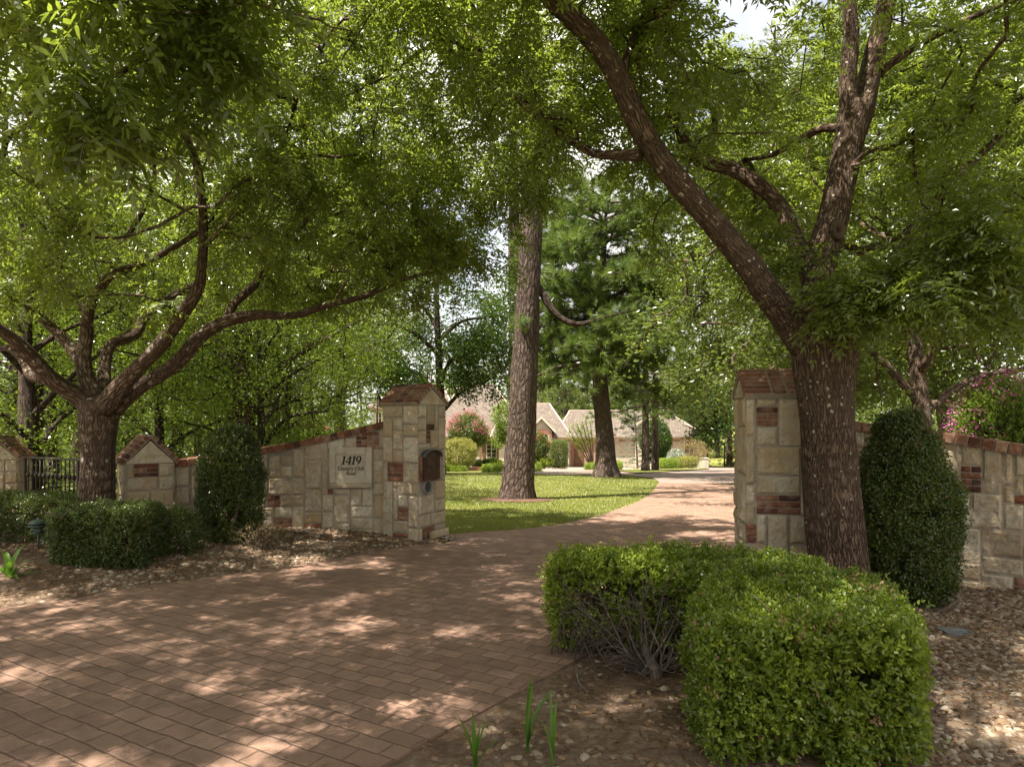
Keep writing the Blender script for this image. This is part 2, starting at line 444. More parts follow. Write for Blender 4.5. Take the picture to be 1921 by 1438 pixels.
class Grow:
    def __init__(s, limbs, rng, step=.3):
        s.pos, s.dir, s.par = [], [], []
        s.rng, s.step = rng, step
        for L in limbs:
            L = L[::2] if len(L) > 6 else L
            T = nrm(np.gradient(L[:, :3], axis=0))
            for a, b in zip(L[:, :3], T):
                s.pos.append(a); s.dir.append(b); s.par.append(-1)
        s.n0 = len(s.pos)
    def run(s, A, wig=.12, sag=.06, r0=.0042, expo=.44, bend=.4):
        A = np.asarray(A); n0 = s.n0
        cap = n0 + len(A) * 9
        NP = np.zeros((cap, 3)); ND = np.zeros((cap, 3)); par = np.full(cap, -1)
        NP[:n0] = s.pos; ND[:n0] = s.dir; n = n0
        d0 = np.min(np.linalg.norm(A[:, None, :] - NP[None, :n0:2], axis=2), axis=1)
        chains = []
        for ai in np.argsort(d0):
            a = A[ai]
            v = a - NP[:n]; d = np.linalg.norm(v, axis=1) + 1e-6
            cos = np.sum(v * ND[:n], 1) / d
            k = int(np.argmin(d * (1.3 - .45 * cos)))
            if d[k] < .05: continue
            m = int(np.clip(round(d[k] / s.step), 2, 8))
            t = np.linspace(0, 1, m + 1)[:, None]
            c = NP[k] + ND[k] * d[k] * bend
            pts = (1 - t) ** 2 * NP[k] + 2 * t * (1 - t) * c + t * t * a
            pts[1:-1] += s.rng.normal(size=(m - 1, 3)) * wig * d[k] / m
            pts[:, 2] += -sag * d[k] * (t[:, 0] * (1 - t[:, 0])) * 4 * .5
            idx = list(range(n, n + m))
            NP[n:n + m] = pts[1:]
            ND[n:n + m] = nrm(np.diff(pts, axis=0))
            par[n] = k; par[n + 1:n + m] = idx[:-1]
            chains.append([k] + idx); n += m
        cnt = np.zeros(n)
        for c in chains: cnt[c[-1]] += 1
        for i in range(n - 1, n0 - 1, -1):
            if par[i] >= 0: cnt[par[i]] += cnt[i]
        s.NP, s.ND = NP[:n], ND[:n]
        s.rad = r0 * np.maximum(cnt, 1) ** expo
        s.chains = chains
        return s
    def tubes(s, mb, minr=0.0, big=.02):
        for c in s.chains:
            r = s.rad[c].copy(); r[0] = r[1]
            if r[1] < minr: continue
            mb.tube(s.NP[c], r, 9 if r[1] > big else (6 if r[1] > .009 else 4), cap=False)
    def tips(s):
        i = np.array([c[-1] for c in s.chains]); return s.NP[i], s.ND[i]

def clump_points(rng, n, ells, freq=.8, seed=0, thr=-.05, keep=None, hollow=.25):
    """Random points in a union of ellipsoids (cx,cy,cz,rx,ry,rz,weight), thinned into clumps by noise."""
    out = []; w = np.array([e[6] if len(e) > 6 else e[3] * e[4] * e[5] for e in ells], float); w /= w.sum()
    tot = 0
    while tot < n:
        k = rng.choice(len(ells), size=n, p=w)
        E = np.array([e[:6] for e in ells])[k]
        d = rand_dir(rng, n) * (rng.uniform(hollow, 1, n) ** (1 / 2.2))[:, None]
        q = E[:, :3] + d * E[:, 3:6]
        q = q[fbm(q * freq, 2, seed) > thr]
        if keep is not None: q = q[keep(q)]
        out.append(q); tot += len(q)
        if len(out) > 60: break
    return np.vstack(out)[:n]

def nearcam(q, mind=2.9, inview=True):
    """True where a point is clear of the camera."""
    d = np.linalg.norm(q - np.array([0, 0, EYE]), axis=1)
    return d > mind

# ------------------------------------------------------------------ generic trees, each kind built once at the origin and copied
def gen_tree(name, label, cat, loc, seed, H, clear, crown, ells=None, tips=260, per=22, ln=.12, wd=.07, spread=.5, r=.18, leaf='wood', bark='darkbark', group=None, lean=0, limbs=7, thr=-.12, flat=.7, freq=None):
    rng = np.random.default_rng(seed)
    root = thing(name, label, cat, loc, group)
    L0 = np.array([0, 0, 0.0])
    tp = [[0, 0, -.15, r * 1.45], [0, 0, .25, r * 1.1], [lean * .2, .02, clear * .5, r * .95], [lean * .5, rng.normal() * .1, clear, r * .85],
          [lean * .8 + rng.normal() * .15, rng.normal() * .2, clear + (H - clear) * .45, r * .5], [lean + rng.normal() * .2, rng.normal() * .2, H * .93, r * .12]]
    trunk = spline(np.array(tp), .25)
    LB = [trunk[int(len(trunk) * .5):]]
    for k in range(limbs):
        a = k * 2.4 + rng.uniform(0, .8); h = clear * .9 + (H - clear) * .5 * k / limbs
        b = trunk[np.argmin(abs(trunk[:, 2] - h))]
        ln_ = crown * rng.uniform(.55, .8)
        q = [[*b[:3], r * .5], [b[0] + math.cos(a) * ln_ * .4, b[1] + math.sin(a) * ln_ * .4, h + ln_ * .35, r * .32], [b[0] + math.cos(a) * ln_, b[1] + math.sin(a) * ln_, h + ln_ * rng.uniform(.35, .8), r * .14]]
        LB.append(spline(np.array(q), .25))
    if ells is None:
        ells = [(lean * .7, 0, clear + (H - clear) * .5, crown, crown, (H - clear) * .56)]
    A = clump_points(rng, tips, ells, freq or 2.2 / crown, seed, thr)
    g = Grow(LB, rng, .5).run(A, r0=.008, expo=.42)
    tm = MB()
    tm.tube(trunk[:, :3] , trunk[:, 3], 14, rough=.1, seed=seed)
    for q in LB[1:]: tm.tube(q[:, :3], q[:, 3], 8, rough=.1, seed=seed)
    g.tubes(tm)
    tm.v = [v + np.array(root.location) for v in tm.v]
    tm.build('trunk', M[bark], root, True)
    cm = MB(); T, D = g.tips()
    # a second puff partway back along each twig fills the crown
    mid = np.array([g.NP[c[len(c) // 2]] for c in g.chains])
    simple_leaves(cm, np.vstack([T, mid]) + np.array(root.location), rng, per, spread, ln, wd, flat=flat)
    cm.build('crown', M[leaf], root, False)
    return root

def gen_pine(name, label, loc, seed, H, base, reach, r, tufts=10, per=16, ln=.26, wd=.02, leaf='needle', bark='pinebark', group=None, nb=40, flare=1.5, lean=0, forms=None, top=.35, spray=.55, droop=.25):
    rng = np.random.default_rng(seed)
    root = thing(name, label, 'tree', loc, group); L = np.array(root.location)
    tp = np.array([[0, 0, -.2, r * flare], [0, 0, .12, r * flare * .86], [0, 0, .6, r * 1.08], [lean * .15, 0, H * .25, r * .9], [lean * .6, 0, H * .6, r * .62], [lean, 0, H, r * .12]]) if forms is None else np.array(forms)
    tr = spline(tp, .2)
    tm, cm = MB(), MB()
    tm.tube(tr[:, :3] + L, tr[:, 3], 22, rough=.09, seed=seed, freq=(7, 1.6))
    O, D, Tn = [], [], []
    for k in range(nb):
        f = (k + rng.uniform(0, 1)) / nb
        h = base + (H * .985 - base) * f
        b = tr[np.argmin(abs(tr[:, 2] - h))]
        a = k * 2.399 + rng.uniform(-.4, .4)
        ln_ = reach * (1 - (1 - top) * f) * rng.uniform(.65, 1.1) * (.75 + .25 * math.sin(f * 3.1))
        rise = rng.uniform(-.15, .45) + .25 * f; h += rng.normal() * .03 * H
        dr = np.array([math.cos(a), math.sin(a), 0])
        t = np.linspace(0, 1, 7)[:, None]
        pts = b[:3] + dr * ln_ * t + UP * ln_ * (rise * t - droop * t * t * (1 - .5 * f)) + rng.normal(size=(7, 3)) * .05 * ln_ * t
        tm.tube(pts + L, np.linspace(.055, .012, 7) * (r / .25) ** .5 * (ln_ / 2.5) ** .5, 5, cap=False)
        m = max(3, int(tufts * ln_ / reach))
        for q in range(m):
            u = rng.uniform(.35, 1.0); i = min(int(u * 6), 5); p = pts[i] + (pts[i + 1] - pts[i]) * (u * 6 - i)
            side = nrm(np.cross(dr, UP)) * rng.choice([-1, 1])
            sl = ln_ * rng.uniform(.12, .42) * (1.15 - .6 * u)
            e = p + (side * .8 + dr * .6 + UP * rng.uniform(-.5, .7)) * sl
            if sl > .25: tm.tube(np.array([p, (p + e) / 2 + UP * .02, e]) + L, [.012, .009, .006], 4, cap=False)
            tn = rng.uniform(.15, .85)
            for w in np.linspace(.3, 1, max(2, int(sl / (ln * .65)))):
                O.append(p + (e - p) * w + rng.normal(size=3) * ln * .45); D.append(nrm(e - p + UP * .35 * sl)); Tn.append(tn)
    O, D, Tn = np.array(O) + L, np.array(D), np.array(Tn)
    needle_tufts(cm, O, D, rng, per, ln, wd, Tn, spray + .3)
    tm.build('trunk', M[bark], root, True)
    cm.build('crown', M[leaf], root, False)
    return root

# ------------------------------------------------------------------ clipped shrubs: leaves on a signed distance shape
def sdf_points(rng, f, lo, hi, n, inner=.10, outer=.015, lump=.03, lf=5, seed=0, keep=None):
    lo, hi = np.array(lo), np.array(hi); out = []; tot = 0
    for _ in range(80):
        q = rng.uniform(lo, hi, (n * 3, 3))
        d = f(q) + lump * fbm(q * lf, 2, seed)
        q = q[(d < outer) & (d > -inner * rng.uniform(0, 1, len(q)) ** .8)]
        if keep is not None: q = q[keep(q)]
        out.append(q); tot += len(q)
        if tot >= n: break
    q = np.vstack(out)[:n]
    e = .01; g = np.stack([f(q + np.eye(3)[k] * e) - f(q - np.eye(3)[k] * e) for k in range(3)], 1)
    return q, nrm(g)

def ellipsoid(c, r, p=2.0):
    c, r = np.array(c), np.array(r)
    def f(q):
        k = (np.abs((q - c) / r) ** p).sum(1) ** (1 / p)
        return (k - 1) * r.min()
    return f

def rbox(c, half, rad, rz=0):
    c, half = np.array(c), np.array(half) - rad
    ca, sa = math.cos(-rz), math.sin(-rz)
    def f(q):
        v = q - c
        v = np.stack([v[:, 0] * ca - v[:, 1] * sa, v[:, 0] * sa + v[:, 1] * ca, v[:, 2]], 1)
        a = np.abs(v) - half
        return np.linalg.norm(np.maximum(a, 0), axis=1) + np.minimum(a.max(1), 0) - rad
    return f

def poly_prism(poly, z0, z1, rad):
    poly = np.asarray(poly, float)
    def d2(q):
        n = len(poly); d = np.full(len(q), 1e9); s = np.ones(len(q))
        for i in range(n):
            a, b = poly[i], poly[i - 1]
            e = b - a; w = q - a
            t = np.clip((w @ e) / (e @ e), 0, 1)[:, None]
            v = w - e * t; d = np.minimum(d, (v ** 2).sum(1))
            c1 = q[:, 1] >= a[1]; c2 = q[:, 1] < b[1]; c3 = e[0] * w[:, 1] > e[1] * w[:, 0]
            s = np.where((c1 & c2 & c3) | (~c1 & ~c2 & ~c3), -s, s)
        return s * np.sqrt(d)
    zc, hz = (z0 + z1) / 2, (z1 - z0) / 2
    def f(q):
        a = d2(q[:, :2]) + rad; b = np.abs(q[:, 2] - zc) - hz + rad
        return np.minimum(np.maximum(a, b), 0) + np.hypot(np.maximum(a, 0), np.maximum(b, 0)) - rad
    return f

def sprigs(mb, Q, N, rng, k=4, ln=.022, wd=.014, stem=.05, tone=None, shape=6, jit=.55):
    """Short shoots with paired leaves, pointing out of the clipped face."""
    n = len(Q)
    D = nrm(N + jit * rand_dir(rng, n) + UP * .25)
    tone = rng.uniform(.1, .9, n) if tone is None else tone
    S = nrm(np.cross(D, rand_dir(rng, n))); S2 = np.cross(D, S)
    for j in range(k):
        b = Q + D * (stem * (j / max(k - 1, 1) - .6))
        s0 = S if j % 2 == 0 else S2
        for sg in (-1, 1):
            dr = nrm(s0 * sg + D * .75 + .3 * rng.normal(size=(n, 3)))
            w = nrm(np.cross(dr, D) + .35 * rng.normal(size=(n, 3)))
            s = rng.uniform(.7, 1.2, n) * (1.0 - .18 * (j == k - 1))
            leaf_blades(mb, b, dr, w, ln * s, wd * s, np.clip(tone + .10 * (j - k / 2) / k * 2 + rng.normal(0, .09, n), 0, 1), shape, .1)

def shrub(name, label, cat, f, lo, hi, n, seed, leaf='box', ln=.03, wd=.02, stem=.06, k=3, inner=.12, lump=.035, lf=5, shape=4, group=None, base=None, stems=6, bark='twig', keep=None, jit=.55, foliage='foliage', tonescale=1.5):
    rng = np.random.default_rng(seed)
    lo, hi = np.array(lo, float), np.array(hi, float)
    c = (lo + hi) / 2
    loc = (c[0], c[1], lo[2]) if base is None else base
    root = thing(name, label, cat, loc, group)
    gap = lambda q: (fbm((q + seed) * 8.0, 2, seed) > -.36) & (keep(q) if keep is not None else True)
    Q, N = sdf_points(rng, f, lo, hi, n, inner, .015, lump, lf, seed, gap if hi[0] - lo[0] < 4 and n > 600 else keep)
    wild = rng.uniform(0, 1, len(Q)) < .035
    Q = Q + N * (wild * rng.uniform(.02, .07, len(Q)))[:, None]
    mb = MB()
    tone = np.clip(.5 + .55 * fbm(Q * tonescale, 2, seed + 7) + rng.normal(0, .16, n)[:len(Q)], .03, 1)
    tone[rng.uniform(0, 1, len(tone)) < .018] = -.5
    sprigs(mb, Q, N, rng, k, ln, wd, stem, tone, shape, jit)
    mb.build(foliage, M[leaf], root)
    if stems == 0: return root
    tm = MB(); h = hi[2] - lo[2]
    for i in range(stems * 5):
        q = Q[rng.integers(len(Q))]; b = np.array(loc) + np.array([rng.normal() * .12 * (hi[0] - lo[0]), rng.normal() * .12 * (hi[1] - lo[1]), -.03])
        m = (b + q) / 2 + rng.normal(size=3) * .06 * h
        m[2] = b[2] + (q[2] - b[2]) * .6
        pts = spline(np.array([b, m, b + (q - b) * .96]), .1 * max(h, .5))
        tm.tube(pts, np.linspace(.014, .003, len(pts)) * max(h, .4), 5, cap=False)
    tm.build('stems', M[bark], root, True)
    return root
# ------------------------------------------------------------------ camera, sun, sky
cam = bpy.data.cameras.new('camera'); camo = bpy.data.objects.new('camera', cam); COL.objects.link(camo)
camo.location = (0, 0, EYE); camo.rotation_euler = (R(90), 0, 0)
cam.sensor_width = 36; cam.lens = 36 * FPX / 1921; cam.shift_y = (HY - 719) / 1921; cam.clip_start = .05; cam.clip_end = 2000
SC.camera = camo
SUN_EL, SUN_AZ = R(64), R(238)          # azimuth clockwise from +Y: the sun stands behind the camera's left shoulder
sd = Vector((math.sin(SUN_AZ) * math.cos(SUN_EL), math.cos(SUN_AZ) * math.cos(SUN_EL), math.sin(SUN_EL)))
sl = bpy.data.lights.new('sun', 'SUN'); sl.energy = 5.0; sl.angle = R(.53); sl.color = (1.0, .93, .82)
so = bpy.data.objects.new('sun', sl); COL.objects.link(so); so.rotation_euler = sd.to_track_quat('Z', 'Y').to_euler()
W = bpy.data.worlds.new('World'); SC.world = W; W.use_nodes = True
wt = W.node_tree; wt.nodes.clear()
sky = wt.nodes.new('ShaderNodeTexSky'); sky.sky_type = 'NISHITA'; sky.sun_disc = False
sky.sun_elevation = SUN_EL; sky.sun_rotation = SUN_AZ; sky.dust_density = 2.0; sky.air_density = 1.0
tc = wt.nodes.new('ShaderNodeTexCoord'); nz = wt.nodes.new('ShaderNodeTexNoise'); nz.inputs['Scale'].default_value = 3.2; nz.inputs['Detail'].default_value = 6
wt.links.new(tc.outputs['Generated'], nz.inputs['Vector'])
rp = wt.nodes.new('ShaderNodeValToRGB'); rp.color_ramp.elements[0].position = .30; rp.color_ramp.elements[1].position = .52
wt.links.new(nz.outputs[0], rp.inputs[0])
mx = wt.nodes.new('ShaderNodeMix'); mx.data_type = 'RGBA'; mx.inputs[7].default_value = (7.6, 7.35, 7.0, 1)
wt.links.new(rp.outputs[0], mx.inputs[0]); wt.links.new(sky.outputs[0], mx.inputs[6])
bg = wt.nodes.new('ShaderNodeBackground'); bg.inputs[1].default_value = .064
ow = wt.nodes.new('ShaderNodeOutputWorld'); wt.links.new(mx.outputs[2], bg.inputs[0]); wt.links.new(bg.outputs[0], ow.inputs[0])
vs = SC.view_settings; vs.view_transform = 'Standard'; vs.look = 'None'; vs.gamma = 1; vs.use_curve_mapping = False; vs.exposure = EXPOSURE
cy = SC.cycles
cy.max_bounces = 7; cy.diffuse_bounces = 4; cy.glossy_bounces = 2; cy.transmission_bounces = 5; cy.transparent_max_bounces = 4
cy.use_denoising = DENOISE; cy.sample_clamp_indirect = 6; cy.use_adaptive_sampling = False

# ------------------------------------------------------------------ ground materials
def mat_lawn():
    t = NT('lawn'); p = t.pos()
    a = t.noise(.35, 3, .5, p); b = t.noise(9, 4, .6, p); c = t.noise(60, 3, .6, p)
    h = t.math('ADD', t.math('MULTIPLY', a, .5), t.math('MULTIPLY', b, .3)); h = t.math('ADD', h, t.math('MULTIPLY', c, .25))
    col = t.ramp(h, [(.30, (.085, .105, .020)), (.52, (.165, .170, .042)), (.74, (.25, .235, .075))])
    t.principled(col, .9, t.bump(t.math('ADD', b, c), .8, .03), .1); return t.m
def mat_soil():
    t = NT('soil'); p = t.pos()
    a = t.noise(1.6, 4, .6, p); b = t.noise(22, 5, .65, p); c = t.noise(130, 3, .6, p)
    h = t.math('ADD', t.math('MULTIPLY', a, .45), t.math('MULTIPLY', b, .4)); h = t.math('ADD', h, t.math('MULTIPLY', c, .2))
    col = t.ramp(h, [(.36, (.075, .050, .036)), (.53, (.175, .120, .085)), (.70, (.34, .255, .185))])
    t.principled(col, .95, t.bump(t.math('ADD', b, t.math('MULTIPLY', c, .5)), .9, .02), .1); return t.m
def mat_pavers():
    t = NT('brick_pavers'); p = t.pos()
    m = t.mapping(p, (1, 1, 1), (0, 0, R(30)))
    wn = t.noise(2.6, 3, .6, m, 1)
    m2 = t.n('ShaderNodeVectorMath', operation='MULTIPLY_ADD', inp={0: wn, 1: (.055, .055, 0), 2: m}).outputs[0]
    def br(mortar, smooth):
        n = t.n('ShaderNodeTexBrick', offset=.5, squash=1.0, inp={'Vector': m2, 'Color1': (0, 0, 0, 1), 'Color2': (1, 1, 1, 1), 'Mortar': (.5, .5, .5, 1), 'Scale': 1.0, 'Mortar Size': mortar, 'Mortar Smooth': smooth, 'Bias': 0.0, 'Brick Width': .212, 'Row Height': .130})
        return n
    b = br(.0042, .5); b2 = br(.012, 1.0)
    a = t.noise(.7, 3, .5, p); f = t.noise(45, 5, .7, p); g = t.noise(7, 4, .6, p); sp = t.noise(190, 2, .6, p)
    base = t.mix(b.outputs['Color'], (.150, .078, .049), (.335, .196, .134))
    base = t.mix(t.math('MULTIPLY', a, .75), base, (.305, .205, .150))
    base = t.mix(t.ramp(g, [(.42, (0, 0, 0)), (.72, (.55, .55, .55))]), base, (.115, .075, .058))
    base = t.mix(t.ramp(f, [(.35, (.5, .5, .5)), (.62, (0, 0, 0))]), base, (.18, .118, .088))
    base = t.mix(t.ramp(sp, [(.70, (0, 0, 0)), (.78, (.6, .6, .6))]), base, (.46, .38, .31))
    mo = t.mix(t.math('MULTIPLY', b.outputs['Fac'], t.math('ADD', t.noise(3.5, 3, .6, p), .22, True)), base, (.088, .055, .038))
    # edges worn paler
    h = t.math('SUBTRACT', t.math('MULTIPLY', f, .35), t.math('MULTIPLY', b2.outputs['Fac'], .8))
    h = t.math('ADD', h, t.math('MULTIPLY', b.outputs['Color'], .35)); h = t.math('ADD', h, t.math('MULTIPLY', g, .3))
    t.principled(mo, .82, t.bump(h, .8, .012), .25); return t.m
def mat_pebble(name, stops):
    t = NT(name); tn = t.tone(); n = t.noise(40, 4, .6, t.pos()); n2 = t.noise(9, 3, .6, t.pos())
    col = t.ramp(tn, stops, 'LINEAR')
    col = t.mix(t.math('MULTIPLY', n, .75), col, (.13, .092, .062)); col = t.mix(t.ramp(n2, [(.5, (0, 0, 0)), (.7, (.5, .5, .5))]), col, (.14, .10, .07))
    t.principled(col, .75, t.bump(n, .4, .006), .25); return t.m
M['lawn'], M['soil'], M['paver'] = mat_lawn(), mat_soil(), mat_pavers()
M['pebble'] = mat_pebble('river_pebble', [(0, (.07, .048, .032)), (.2, (.20, .115, .06)), (.38, (.29, .205, .13)), (.55, (.19, .155, .12)), (.72, (.34, .265, .185)), (.86, (.45, .385, .29)), (.94, (.55, .49, .39)), (1, (.28, .13, .06))])
M['grass'] = leafmat('grass_blade', (.095, .122, .020), (.215, .220, .054), (.32, .33, .05), .35, .06)

# ------------------------------------------------------------------ ground sheet
YL = np.concatenate([np.arange(-40, 0, 4), np.arange(0, 100, .5), [100, 130, 200, 400, 900]])
XL = np.concatenate([[-700, -250, -120], np.arange(-60, 61, 4), [120, 250, 700]])
mb = MB(); gx, gy = np.meshgrid(XL, YL, indexing='ij')
mb.grid(np.stack([gx, gy, gz(gy)], -1)); mb.build('ground', M['lawn'], kind='structure')

# edges of the drive
eL = np.array([(-13, .2), (-9.0, 3.0)] + [tuple(onground(a, b)[:2]) for a, b in [(0, 1146), (208, 1113), (416, 1084), (617, 1054), (764, 1026)]])
gateL = [(-.86, 9.12), (-.83, 9.45)]
lawnE = [tuple(onground(a, b)[:2]) for a, b in [(832, 1006), (900, 1000), (1000, 992), (1080, 979), (1150, 960), (1200, 940), (1225, 922), (1237, 905)]]
eR = np.array([(-2.6, -.5), (-1.35, 1.9)] + [tuple(onground(a, b)[:2]) for a, b in [(740, 1438), (850, 1373), (987, 1296), (1060, 1256)]] + [(.85, 5.25), (1.45, 5.85)])
gateR = [(2.02, 6.2), (2.35, 6.9), (3.6, 8.6), (5.2, 11.5), (6.3, 14.5), (7.2, 17.5), (8.4, 20.5)]
Lc = spline(np.array([(*q, 0) for q in list(eL) + gateL + lawnE]), .15)[:, :2]
Rc = spline(np.array([(*q, 0) for q in list(eR) + gateR]), .15)[:, :2]
def resample(c, n):
    s = np.concatenate([[0], np.cumsum(np.linalg.norm(np.diff(c, axis=0), axis=1))]); s /= s[-1]
    return np.stack([np.interp(np.linspace(0, 1, n), s, c[:, k]) for k in range(c.shape[1])], 1)
def loft_key(c, keys, n):
    """resample so that the listed key points fall at equal fractions"""
    idx = [0] + [int(np.argmin(np.linalg.norm(c - np.array(k), axis=1))) for k in keys] + [len(c) - 1]
    return np.vstack([resample(c[a:b + 1], n)[:-1] for a, b in zip(idx[:-1], idx[1:])] + [c[-1:]])
LL = loft_key(Lc, [eL[2], eL[-1], gateL[1], lawnE[4]], 40); RR = loft_key(Rc, [eR[2], eR[-1], gateR[0], gateR[3]], 40)
v = np.linspace(0, 1, 21)[None, :, None]
D2 = LL[:, None] * (1 - v) + RR[:, None] * v
DZ = gz(D2[..., 1]) + .02
mb = MB(); mb.grid(np.concatenate([D2, DZ[..., None]], -1), flip=True)
for e, fl in ((LL, True), (RR, False)):
    z = gz(e[:, 1]) + .02
    mb.grid(np.stack([np.column_stack([e, z]), np.column_stack([e, z - .09])], 1), flip=fl)
mb.build('driveway', M['paver'], kind='structure')
# the far court in front of the house
xs = np.linspace(940, 1460, 60); yb = np.interp(xs, [940, 1080, 1160, 1225, 1236, 1238, 1460], [889.0, 891.6, 891.2, 897.5, 904, 908, 908])
G = np.array([[[*onground(x, y)[:2], 0] for y in np.linspace(b, 876.6, 14)] for x, b in zip(xs, yb)])
G[..., 2] = gz(G[..., 1]) + .03
mb = MB(); mb.grid(G, flip=True)
t = NT('court_paving'); p = t.pos(); n = t.noise(.6, 3, .5, p); n2 = t.noise(14, 3, .6, p)
t.principled(t.mix(t.math('MULTIPLY', n2, .6), t.ramp(n, [(.35, (.22, .155, .125)), (.65, (.31, .24, .20))]), (.19, .135, .11)), .85, t.bump(n2, .3, .01), .2); M['court'] = t.m
mb.build('forecourt', M['court'], kind='structure')
xs = np.linspace(1160, 1330, 30)
yb = np.interp(xs, [1160, 1195, 1240, 1330], [884.5, 889.5, 887, 880.2]); yt = np.interp(xs, [1160, 1200, 1330], [883.5, 880.2, 878.6])
G = np.array([[[*onground(x, y)[:2], 0] for y in np.linspace(b, tq, 6)] for x, b, tq in zip(xs, yb, yt)]); G[..., 2] = gz(G[..., 1]) + .07
mb = MB(); mb.grid(G, flip=True); mb.build('lawn_strip', M['lawn'], kind='structure')

# ------------------------------------------------------------------ planting beds
def edge_dist(c, q):
    d = np.full(len(q), 1e9); side = np.zeros(len(q))
    for a, b in zip(c[:-1], c[1:]):
        e = b - a; w = q - a; t = np.clip((w @ e) / (e @ e), 0, 1)[:, None]; v = w - e * t; dd = np.linalg.norm(v, axis=1)
        cr = e[0] * w[:, 1] - e[1] * w[:, 0]
        side = np.where(dd < d, np.sign(cr), side); d = np.minimum(d, dd)
    return d * side
sm = lambda x: np.clip(x, 0, 1) ** 2 * (3 - 2 * np.clip(x, 0, 1))
eLd = Lc[(Lc[:, 1] < 9.3)][::3]; eRd = Rc[Rc[:, 1] < 7][::3]
def bedL(x, y):
    q = np.stack([np.ravel(x), np.ravel(y)], 1); d = edge_dist(eLd, q)
    m = .0 + .035 * sm(d / .35) + .13 * sm((d - .2) / 1.7) * (1 - .75 * sm((q[:, 0] + 2.2) / 1.3)) + .05 * sm((-q[:, 0] - 3.6) / 1.5) * sm(d / 2.2)
    return (m + .012 * fbm(np.column_stack([q * 2.2, np.zeros(len(q))]), 2, 3) * sm(d / .3)).reshape(np.shape(x))
def bedR(x, y):
    q = np.stack([np.ravel(x), np.ravel(y)], 1); d = -edge_dist(eRd, q)
    m = .0 + .06 * sm((d - .25) / 1.2) + .05 * sm((d - 1.6) / 1.5)
    return (m + .014 * fbm(np.column_stack([q * 2.0, np.ones(len(q)) * 5]), 2, 4) * sm(d / .3)).reshape(np.shape(x))
bc = np.array([(-15, 5.5), (-11, 12.5), (-7.2, 11.6), (-4.4, 10.4), (-3.0, 10.1), (-1.9, 10.0), (-1.0, 9.75)])
A_ = resample(Lc[Lc[:, 1] < 9.08], 90); B_ = resample(spline(np.column_stack([bc, np.zeros(len(bc))]), .2)[:, :2], 90)
v = (np.linspace(0, 1, 46) ** 1.3)[None, :, None]
Gx = A_[:, None] * (1 - v) + B_[:, None] * v
def drape(Gx, fz): return np.concatenate([Gx, (fz(Gx[..., 0], Gx[..., 1]) + .008)[..., None]], -1)
mb = MB(); mb.grid(drape(Gx, bedL), flip=False); mb.build('soil_bed', M['soil'], kind='structure')
A_ = resample(Rc[Rc[:, 1] < 6.3], 90); B_ = np.column_stack([np.linspace(7.5, 10.5, 90), np.linspace(-2, 7.6, 90)])
B_[-25:, 0] = np.linspace(B_[-25, 0], 3.2, 25); B_[-25:, 1] = np.linspace(B_[-25, 1], 8.2, 25)
Gx = A_[:, None] * (1 - v) + B_[:, None] * v
mb = MB(); mb.grid(drape(Gx, bedR), flip=True); mb.build('soil_bed', M['soil'], kind='structure')

# ------------------------------------------------------------------ river pebbles
def ico(sub):
    g = (1 + 5 ** .5) / 2
    V = [(-1, g, 0), (1, g, 0), (-1, -g, 0), (1, -g, 0), (0, -1, g), (0, 1, g), (0, -1, -g), (0, 1, -g), (g, 0, -1), (g, 0, 1), (-g, 0, -1), (-g, 0, 1)]
    F = [(0, 11, 5), (0, 5, 1), (0, 1, 7), (0, 7, 10), (0, 10, 11), (1, 5, 9), (5, 11, 4), (11, 10, 2), (10, 7, 6), (7, 1, 8), (3, 9, 4), (3, 4, 2), (3, 2, 6), (3, 6, 8), (3, 8, 9), (4, 9, 5), (2, 4, 11), (6, 2, 10), (8, 6, 7), (9, 8, 1)]
    V = [np.array(q) / np.linalg.norm(q) for q in V]
    for _ in range(sub):
        c, F2 = {}, []
        def mid(a, b):
            k = (min(a, b), max(a, b))
            if k not in c:
                m = V[a] + V[b]; V.append(m / np.linalg.norm(m)); c[k] = len(V) - 1
            return c[k]
        for a, b, d in F:
            x, y, z = mid(a, b), mid(b, d), mid(d, a); F2 += [(a, x, z), (b, y, x), (d, z, y), (x, y, z)]
        F = F2
    return np.array(V), np.array(F)
def stones(mb, C, rng, smin, smax, sub=1, flat=.55, ang=.25, tone=None):
    V0, F0 = ico(sub); n = len(C); k = len(V0)
    s = smin + (smax - smin) * rng.uniform(0, 1, n) ** 2.2
    sc = np.stack([s * rng.uniform(.8, 1.3, n), s * rng.uniform(.6, 1.0, n), s * rng.uniform(flat * .7, flat * 1.25, n)], 1)
    V = np.broadcast_to(V0, (n, k, 3)).copy()
    V *= (1 + ang * vnoise((V0[None] * 1.3 + rng.uniform(0, 90, (n, 1, 3))).reshape(-1, 3), 5).reshape(n, k, 1))
    V *= sc[:, None]
    a, b = rng.uniform(0, 6.28, n), rng.normal(0, .25, n)
    x, y, z = V[..., 0], V[..., 1], V[..., 2]
    y, z = y * np.cos(b)[:, None] - z * np.sin(b)[:, None], y * np.sin(b)[:, None] + z * np.cos(b)[:, None]
    x, y = x * np.cos(a)[:, None] - y * np.sin(a)[:, None], x * np.sin(a)[:, None] + y * np.cos(a)[:, None]
    V = np.stack([x, y, z], -1) + C[:, None]; V[..., 2] += (sc[:, 2] * .45)[:, None]
    mb.add(V.reshape(-1, 3), (F0[None] + (np.arange(n) * k)[:, None, None]).reshape(-1, 3), np.repeat(rng.uniform(0, 1, n) ** 1.1 if tone is None else tone, k))
rng = np.random.default_rng(11)
